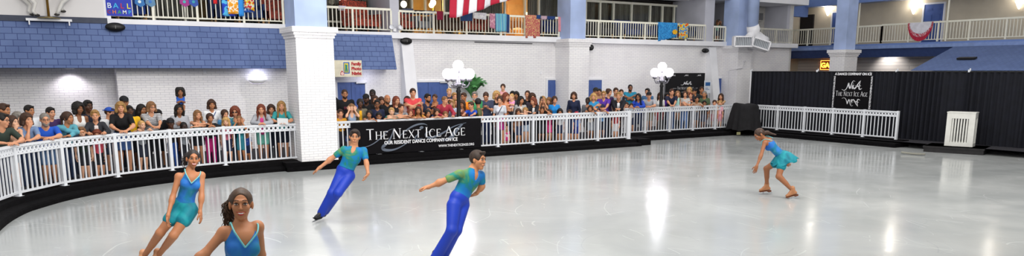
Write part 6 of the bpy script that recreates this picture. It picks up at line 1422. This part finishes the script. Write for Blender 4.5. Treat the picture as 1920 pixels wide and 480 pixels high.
def joints(dz, P, fem, hs, q, face, hface, hup=None, tface=None):
    """P: name -> (px, py, extra depth)"""
    W = {k: atd(px, py, dz+d) for k, (px, py, d) in P.items()}
    g0 = (W['anL']+W['anR'])/2; org = V(g0[0], g0[1], 0); J = {k: v-org for k, v in W.items()}
    J.update(fem=fem, hs=hs, q=q, adult=1.0, face=face); J['hR'] = frame(hface, hup if hup is not None else up)
    tdir = nrm(J['neck']-J['pelvis']); tf = tface if tface is not None else face
    x = nrm(J['shR']-J['shL']); x = nrm(x-tdir*(x@tdir)); y = np.cross(tdir, x); J['tR'] = np.array([x, y, tdir])
    hx = nrm(J['hpR']-J['hpL']); hx = nrm(hx-tdir*(hx@tdir)); J['pR'] = np.array([hx, np.cross(tdir, hx), tdir])
    if 'chest' not in J: J['chest'] = J['neck']-tdir*.185*q
    return J, org
def skate(J, sd, q, bootc, rt, toe, lace=True, heelc='#4a2a1c', blade_up=None):
    c = J['an'+sd]; d = nrm(toe); u = nrm(blade_up if blade_up is not None else V(0, 0, 1)); u = nrm(u-d*(u@d)); s_ = np.cross(d, u)
    r = root('skate', tuple(c)); r.parent = rt
    f = Field(axes_for([c+u*.05, c-u*.07-d*.05, c-u*.07+d*.17], .08, c, .3, .008, .01))
    f.cap(c+u*.06, c-u*.03, .046, .044, .02); f.cap(c-d*.035-u*.045, c+d*.14-u*.058, .037, .030, .02, fl=(u, 1.1)); f.cap(c+u*.02+d*.01, c+d*.10-u*.045, .036, .030, .02)
    f.plane(c-u*.088, -u); b = emit_field('boot', f, M(bootc, .45, noise=.06), r); b.location = tuple(-c)
    def bx(x0, x1, w_, z0, z1, nm, mt):
        m = MB(tuple(c)); vs = [c+d*x+s_*y+u*z for z in (z0, z1) for y in (-w_, w_) for x in (x0, x1)]; m.add([tuple(v) for v in vs], [(0, 2, 3, 1), (4, 5, 7, 6), (0, 1, 5, 4), (2, 6, 7, 3), (0, 4, 6, 2), (1, 3, 7, 5)]); o = m.build(nm, mt, r); return o
    bx(-.075, .165, .034, -.096, -.084, 'sole', M(heelc, .5)); bx(-.075, -.01, .030, -.118, -.09, 'heel', M(heelc, .5))
    bx(-.10, .185, .003, -.158, -.135, 'blade', M('#c9ccd2', .2, .9, noise=0)); bx(-.05, -.03, .006, -.14, -.115, 'blade_stanchion', M('#c9ccd2', .2, .9, noise=0)); bx(.07, .10, .006, -.14, -.093, 'blade_stanchion', M('#c9ccd2', .2, .9, noise=0))
def clip_axes(ax, P_, pad):
    P_ = np.array(P_); lo = P_.min(0)-pad; hi = P_.max(0)+pad; return [a[(a >= l) & (a <= h)] for a, l, h in zip(ax, lo, hi)]
def skater(nm, label, J, org, D, fine=.0055, coarse=.011, boots='#c08a64', heelc='#4a2a1c', toes=None, w=1.0, kind='girl', bups=(None, None)):
    J['slim'] = 1; rt = root('person', tuple(org)); tag(rt, label, 'person', 'skaters performing on the ice')
    q = J['q']; J = dict(J)
    D2_ = dict(D); D2_['top'] = None; D2_['bot'] = None; D2_['shoe'] = None; D2_['w'] = w
    build_person(J, D2_, rt, fine, coarse, det=True)
    pts = [J[k] for k in ('pelvis', 'chest', 'neck', 'shL', 'shR', 'elL', 'elR', 'knL', 'knR', 'anL', 'anR')]
    base = axes_for(pts, .2, J['chest'], .4, .008, .010); T = J['tR']; nk = J['neck']
    def full(Pn, pad=.19): return Field(clip_axes(base, [J[k] for k in Pn], pad))
    if kind == 'man':
        f = full(('pelvis', 'chest', 'neck', 'shL', 'shR', 'elL', 'elR'), .15); torso_prims(f, J, q, w, .008)
        for sd in 'LR': arm_prims(f, J, sd, q, w, .010, .30)
        f.plane(J['pelvis']+T[2]*.05*q, -T[2]); f.ell(nk+T[2]*.015, V(.066, .07, .05), T, .005, 'sub'); f.ell(nk+T[1]*.085-T[2]*.055, V(.035, .06, .095), T, .005, 'sub')
        emit_field('shirt', f, C_SHIRT, rt)
        f = full(('pelvis', 'hpL', 'hpR', 'knL', 'knR', 'anL', 'anR')) if False else Field(clip_axes(base, [J[k] for k in ('pelvis', 'hpL', 'hpR', 'knL', 'knR', 'anL', 'anR')], .19))
        f.ell(J['pelvis'], V(.150*w, .112*w, .13)+.008, J['pR'], .03)
        for sd in 'LR': leg_prims(f, J, sd, q, w, .016, 1.0, flare=.022)
        f.plane(J['pelvis']+T[2]*.085*q, T[2]); emit_field('trousers', f, C_PANTS, rt)
    else:
        ZV = .018; f = full(('pelvis', 'chest', 'neck', 'shL', 'shR'), .17); torso_prims(f, J, q, w, .006)
        # bodice edge: a V between the straps, falling away to the armpits
        X, Y, Z = f.grid([(0, len(a_)) for a_ in f.ax]); dl = [(X-J['chest'][0])*T[i_][0]+(Y-J['chest'][1])*T[i_][1]+(Z-J['chest'][2])*T[i_][2] for i_ in range(3)]
        lx = np.abs(dl[0])/q; lz = dl[2]/q; ed = np.where(lx < .085, ZV+(.132-ZV)/.085*lx, .132-(lx-.085)*2.6); ed = np.where(dl[1] < 0, np.minimum(ed, .01+lx*.6), ed)
        f.F = np.maximum(f.F, ((lz-ed)*.5*q).astype(np.float32))
        if kind == 'girl': f.plane(J['pelvis']-T[2]*.10*q, -T[2])
        emit_field('bodice', f, C_BLUE, rt)
        f = Field(clip_axes(base, [J[k] for k in ('pelvis', 'hpL', 'hpR', 'knL', 'knR')], .2))
        f.ell(J['pelvis'], V(.152*w, .108*w, .12)*q+.009, J['pR'], .03)
        for sd in 'LR': leg_prims(f, J, sd, q, w, .010, .20, flare=.014)
        f.plane(J['pelvis']+T[2]*.06*q, T[2]); emit_field('shorts', f, C_TEAL, rt)
        # shoulder straps and neckline edging
        m = MB()
        def surf(x, z, fr): 
            y = .106*math.sqrt(max(.05, 1-(z/.30)**2-(x/.21)**2))
            if fr > 0: y = max(y, .085+.038*math.exp(-((abs(x)-.067)/.05)**2-((z+.01)/.06)**2))
            return J['chest']+(T[0]*x+T[2]*z+T[1]*fr*(y+.012))*q
        for sg in (-1, 1):
            P_ = [surf(0, ZV, 1), surf(sg*.028, ZV+.036, 1), surf(sg*.057, ZV+.076, 1), surf(sg*.082, .128, 1), J['chest']+(T[0]*sg*.094+T[2]*.160+T[1]*.055)*q, J['chest']+(T[0]*sg*.098+T[2]*.184+T[1]*.005)*q, J['chest']+(T[0]*sg*.094+T[2]*.155-T[1]*.06)*q, J['chest']+(T[0]*sg*.07+T[2]*.05-T[1]*.112)*q]
            Q = smooth_path_3(P_); m.tube(Q, .0065*q, 6)
        m.build('straps', TRIMC, rt, smooth=True, loc=(0, 0, 0))
    for i, sd in enumerate('LR'):
        if toes: skate(J, sd, q, boots, rt, toes[i], heelc=heelc, blade_up=bups[i])
    return rt, J
def smooth_path_3(P_, it=2):
    P_ = [np.asarray(p, float) for p in P_]
    for _ in range(it):
        Q = [P_[0]]
        for a, b in zip(P_, P_[1:]): Q += [a*.75+b*.25, a*.25+b*.75]
        P_ = Q+[P_[-1]]
    return [tuple(p) for p in P_]
# directions: toward the camera = -D2, picture left = -R2
# --- woman nearest the camera
P = dict(head=(452, 384, 0), neck=(451, 421, .02), shL=(483, 424, .07), shR=(420, 435, -.04), chest=(454, 462, 0), pelvis=(441, 534, .08), elL=(490, 478, .22), wrL=(484, 520, .40), elR=(384, 476, -.12), wrR=(335, 515, -.25),
         hpL=(458, 556, .08), hpR=(425, 556, .06), knL=(448, 640, .0), knR=(418, 645, .0), anL=(440, 715, .25), anR=(405, 722, .2))
J, org = joints(5.47, P, True, .234, .97, -D2, nrm(-D2+R2*.33+up*.10), nrm(up+R2*.03))
J.update(hdL=V(0, 0, -1)+D2*.3, hnL=-R2, hdR=-R2-up*.5, hnR=D2, curlL=.3, curlR=.25)
for s_ in 'LR': J['fd'+s_] = -D2
rt, J = skater('front', 'smiling woman skater nearest the camera with curly brown ponytail and blue bodice', J, org, dict(skin='#b67a54', hair='none', haircol='#3b2a1e', smile=True, lip='#b0262e', deep=1, browdark='#2c1d14'), fine=.0038, coarse=.010, toes=(-D2-R2*.2, -D2-R2*.2), w=.86)
def pulled_hair(J, rt, col, curls=None, length=.25, side=-1, bunw=.034, topk=1.0):
    R = J['hR']; c = J['head']; s = J['hs']/.235; H = lambda x, y, z: c+(R[0]*x+R[1]*y+R[2]*z)*s
    f = Field(axes_for([c], .17, c, .4, .0045, .006)); f.ell(H(0, -.019, .031), V(.083, .100, .094)*s, R, .01); f.ell(H(0, .104, -.004), V(.069, .068, .100)*s, R, .012, 'sub'); f.ell(H(0, .04, -.09), V(.1, .13, .075)*s, R, .012, 'sub')
    for q_ in (-1, 1): f.ell(H(q_*.088, .030, -.025), V(.026, .055, .058)*s, R, .01, 'sub')
    f.ell(H(0, -.085, .085), V(.045, .04, .04)*s*topk, R, .02)
    X, Y, Z = f.grid([(0, len(a)) for a in f.ax]); lx = (X-c[0])*R[0][0]+(Y-c[1])*R[0][1]+(Z-c[2])*R[0][2]; f.F = f.F+(.0004*np.sin(lx*520/s)).astype(np.float32)
    hm = M(col, .5, noise=.35, scale=30); emit_field('hair', f, hm, rt)
    g = MB()
    if curls:
        for i in range(curls):
            a0 = H(random.uniform(-.03, .03), -.095, .085+random.uniform(-.02, .03)); drop = random.uniform(.16, length); sd_ = side*random.uniform(.055, .125); bk = random.uniform(-.09, -.02); ph = random.uniform(0, 6.28); P_ = []
            for t in np.linspace(0, 1, 30):
                e = min(1, t*2.2); x = sd_*min(1, .25+1.0*t)*(1+.12*math.sin(t*9+ph)); z = .085-drop*t*t*.35-drop*t*.65+.02*math.sin(t*3.1); r_ = .010*min(1, t*4); P_.append(H(x+r_*math.cos(t*26+ph), -.10+(bk+.10)*e*.6+r_*math.sin(t*26+ph), z))
            g.tube(P_, [.0058*s*(1-.6*i_/29) for i_ in range(30)], 5)
        g.build('curly_ponytail', hm, rt, smooth=True)
pulled_hair(J, rt, '#45301f', curls=64, length=.34, side=1)
# --- woman behind her, left
P = dict(head=(362, 298.5, 0), neck=(356.5, 318, .02), shL=(378, 328, .06), shR=(335, 330, -.06), chest=(357, 344, 0), pelvis=(345, 384, .06), elL=(378, 368, .0), wrL=(375, 398, -.05), elR=(324, 369, -.1), wrR=(315, 404, -.22),
         hpL=(358, 394, .06), hpR=(333, 395, .05), knL=(325, 442, -.10), knR=(300, 437, -.08), anL=(296, 480, .22), anR=(269, 482, .25))
J, org = joints(9.33, P, True, .228, .95, nrm(-D2+R2*.3), nrm(-D2+R2*.62+up*.04), nrm(up+R2*.12))
J.update(hdL=V(0, 0, -1)+R2*.1, hnL=-R2, hdR=V(0, 0, -1)-R2*.15, hnR=R2, curlL=.25, curlR=.3, thR=1)
for s_ in 'LR': J['fd'+s_] = nrm(-D2-R2*.3)
rt, J = skater('left', 'woman skater at the left in teal shorts leaning into a turn, dark hair pulled back', J, org, dict(skin='#a86e4a', hair='none', haircol='#1c1411', smile=True, lip='#a81f28'), fine=.0055, coarse=.010, toes=(-D2-R2*.5, -D2-R2*.5), w=.90)
pulled_hair(J, rt, '#1e1613', curls=14, length=.22, side=1, topk=.8)
# --- man at the left, behind
P = dict(head=(665, 257, 0), neck=(664, 274, .02), shL=(682, 282, .04), shR=(645, 280, -.04), chest=(660, 294, 0), pelvis=(647, 320, .05), elL=(687, 305, -.02), wrL=(690, 325, -.12), elR=(622, 297, -.04), wrR=(600, 314, -.10),
         hpL=(655, 330, .06), hpR=(639, 329, .04), knL=(634, 362, -.12), knR=(622, 362, -.06), anL=(610, 395, .22), anR=(603, 399, .10))
J, org = joints(12.43, P, False, .250, 1.02, nrm(-D2-R2*.05), nrm(-D2+R2*.22-up*.02), nrm(up+R2*.10))
J.update(hdL=nrm(V(0, 0, -1)-R2*.5), hnL=-R2, hdR=nrm(-R2-up*.7), hnR=-up, curlL=.3, curlR=.2)
for s_ in 'LR': J['fd'+s_] = nrm(-D2-R2*.2)
lean_up = nrm(J['knR']-J['anR'])
rt, J = skater('man', 'man skater in teal v-neck shirt and royal blue trousers before the lettered long banner', J, org, dict(skin='#b57c58', hair='side', haircol='#231813', lip='#a86a5a', beard=None), fine=.0065, coarse=.011, boots='#15151a', heelc='#101013', toes=(nrm(-D2-R2*.25), nrm(-D2-R2*.25)), kind='man', w=.92, bups=(lean_up, lean_up))
# --- man in the middle
P = dict(head=(896.5, 300, 0), neck=(888, 316, .03), shR=(862, 326, -.12), shL=(901, 328, .10), chest=(880, 338, 0), pelvis=(861, 372, .02), elR=(828, 341, -.14), wrR=(803, 351, -.16), elL=(904, 349, .16), wrL=(894, 362, .14),
         hpR=(851, 385, -.06), hpL=(867, 384, .08), knR=(847, 432, -.14), knL=(856, 432, -.04), anR=(817, 483, .02), anL=(828, 484, .12))
J, org = joints(9.45, P, False, .240, .97, nrm(-D2*.55+R2*.85), nrm(-D2*.55+R2*.9), nrm(up+R2*.12))
J.update(hdL=nrm(-R2*.7-up*.4), hnL=up*.3-R2, hdR=nrm(-R2-up*.15), hnR=-up, curlL=1.0, curlR=.9)
for s_ in 'LR': J['fd'+s_] = nrm(R2-D2*.4)
rt, J = skater('man2', 'man skater at the centre in blue and green v-neck shirt, looking right', J, org, dict(skin='#b27852', hair='side', haircol='#2c1e15', lip='#a86a5a'), fine=.0055, coarse=.011, boots='#15151a', heelc='#101013', toes=(nrm(R2-D2*.4), nrm(R2-D2*.4)), kind='man', w=.92, bups=(nrm(J['knL']-J['anL']), nrm(J['knR']-J['anR'])))
# --- woman at the right, crouching
P = dict(head=(1424, 252.5, 0), neck=(1434, 262, .02), shL=(1434, 267, -.10), shR=(1443, 262, .14), chest=(1444, 271, 0), pelvis=(1467, 294, .02), elL=(1427, 291, -.16), wrL=(1419, 311, -.20), elR=(1458, 284, .24), wrR=(1471, 306, .26),
         hpL=(1468, 300, -.07), hpR=(1463, 300, .09), knL=(1460, 331, -.12), knR=(1437, 316, .24), anL=(1487, 358, -.13), anR=(1438, 349.5, .38))
J, org = joints(14.92, P, True, .243, 1.0, nrm(-R2-D2*.2), nrm(-R2*1.0-D2*.15-up*.75), nrm(up-R2*.6))
J.update(hdL=nrm(V(0, 0, -1)-R2*.25), hnL=nrm(D2), hdR=nrm(R2-up*.4), hnR=D2, curlL=.12, curlR=.25, thL=1)
for s_ in 'LR': J['fd'+s_] = nrm(-R2-up*.1)
rt, J = skater('right', 'woman skater at the right bent forward in a flared turquoise skirt with tan skates', J, org, dict(skin='#955f3e', hair='none', haircol='#2c1c14', lip='#a04040'), fine=.0065, coarse=.010, boots='#a8734e', heelc='#6a3a22', toes=(nrm(-R2-up*.28-D2*.1), nrm(-R2-up*.12-D2*.1)), w=.9)
R = J['hR']; c = J['head']
f = Field(axes_for([c, c+R2*.2], .17, c, .4, .008, .01)); H = lambda x, y, z: c+(R[0]*x+R[1]*y+R[2]*z)
f.ell(H(0, -.019, .031), V(.084, .102, .096), R, .01); f.ell(H(0, .105, -.02), V(.070, .075, .1), R, .012, 'sub'); f.ell(H(0, .04, -.09), V(.1, .13, .07), R, .012, 'sub')
f.cap(c+R2*.06+up*.03, c+R2*.16+up*.045, .04, .035, .03); f.cap(c+R2*.15+up*.04, c+R2*.33+up*.0, .033, .012, .03); f.wobble(.004, 80); emit_field('hair', f, M('#3a2519', .5, noise=.35, scale=30), rt)
# flared skirt streaming behind
vs = []; n, mrows = 72, 12; T = J['tR']; ctr = J['pelvis']+T[2]*.10; hc_ = atd(1471, 301.5, 14.93)-org; b1 = nrm(R2*.96+up*.24)
for j in range(mrows+1):
    t = j/mrows
    for i in range(n):
        a = 2*math.pi*i/n; rp_ = 1+.07*t*math.sin(10*a+1.1*math.sin(3*a))
        pw = ctr+T[1]*math.cos(a)*.084+T[0]*math.sin(a)*.108; ph = hc_-b1*math.cos(a)*.265*rp_+D2*math.sin(a)*.22*rp_+up*(-.04*abs(math.sin(a))+.02*math.sin(7*a+1))
        bul = 4*t*(1-t)*(.025+.012*max(0, -math.cos(a))); out_ = nrm(T[1]*math.cos(a)+T[0]*math.sin(a))
        vs.append(tuple(pw*(1-t)+ph*t+out_*bul))
o = obj('skirt', vs, [(j*n+i, (j+1)*n+i, (j+1)*n+(i+1) % n, j*n+(i+1) % n) for j in range(mrows) for i in range(n)], C_TEAL, rt, smooth=True); s_ = o.modifiers.new('t', 'SOLIDIFY'); s_.thickness = .004
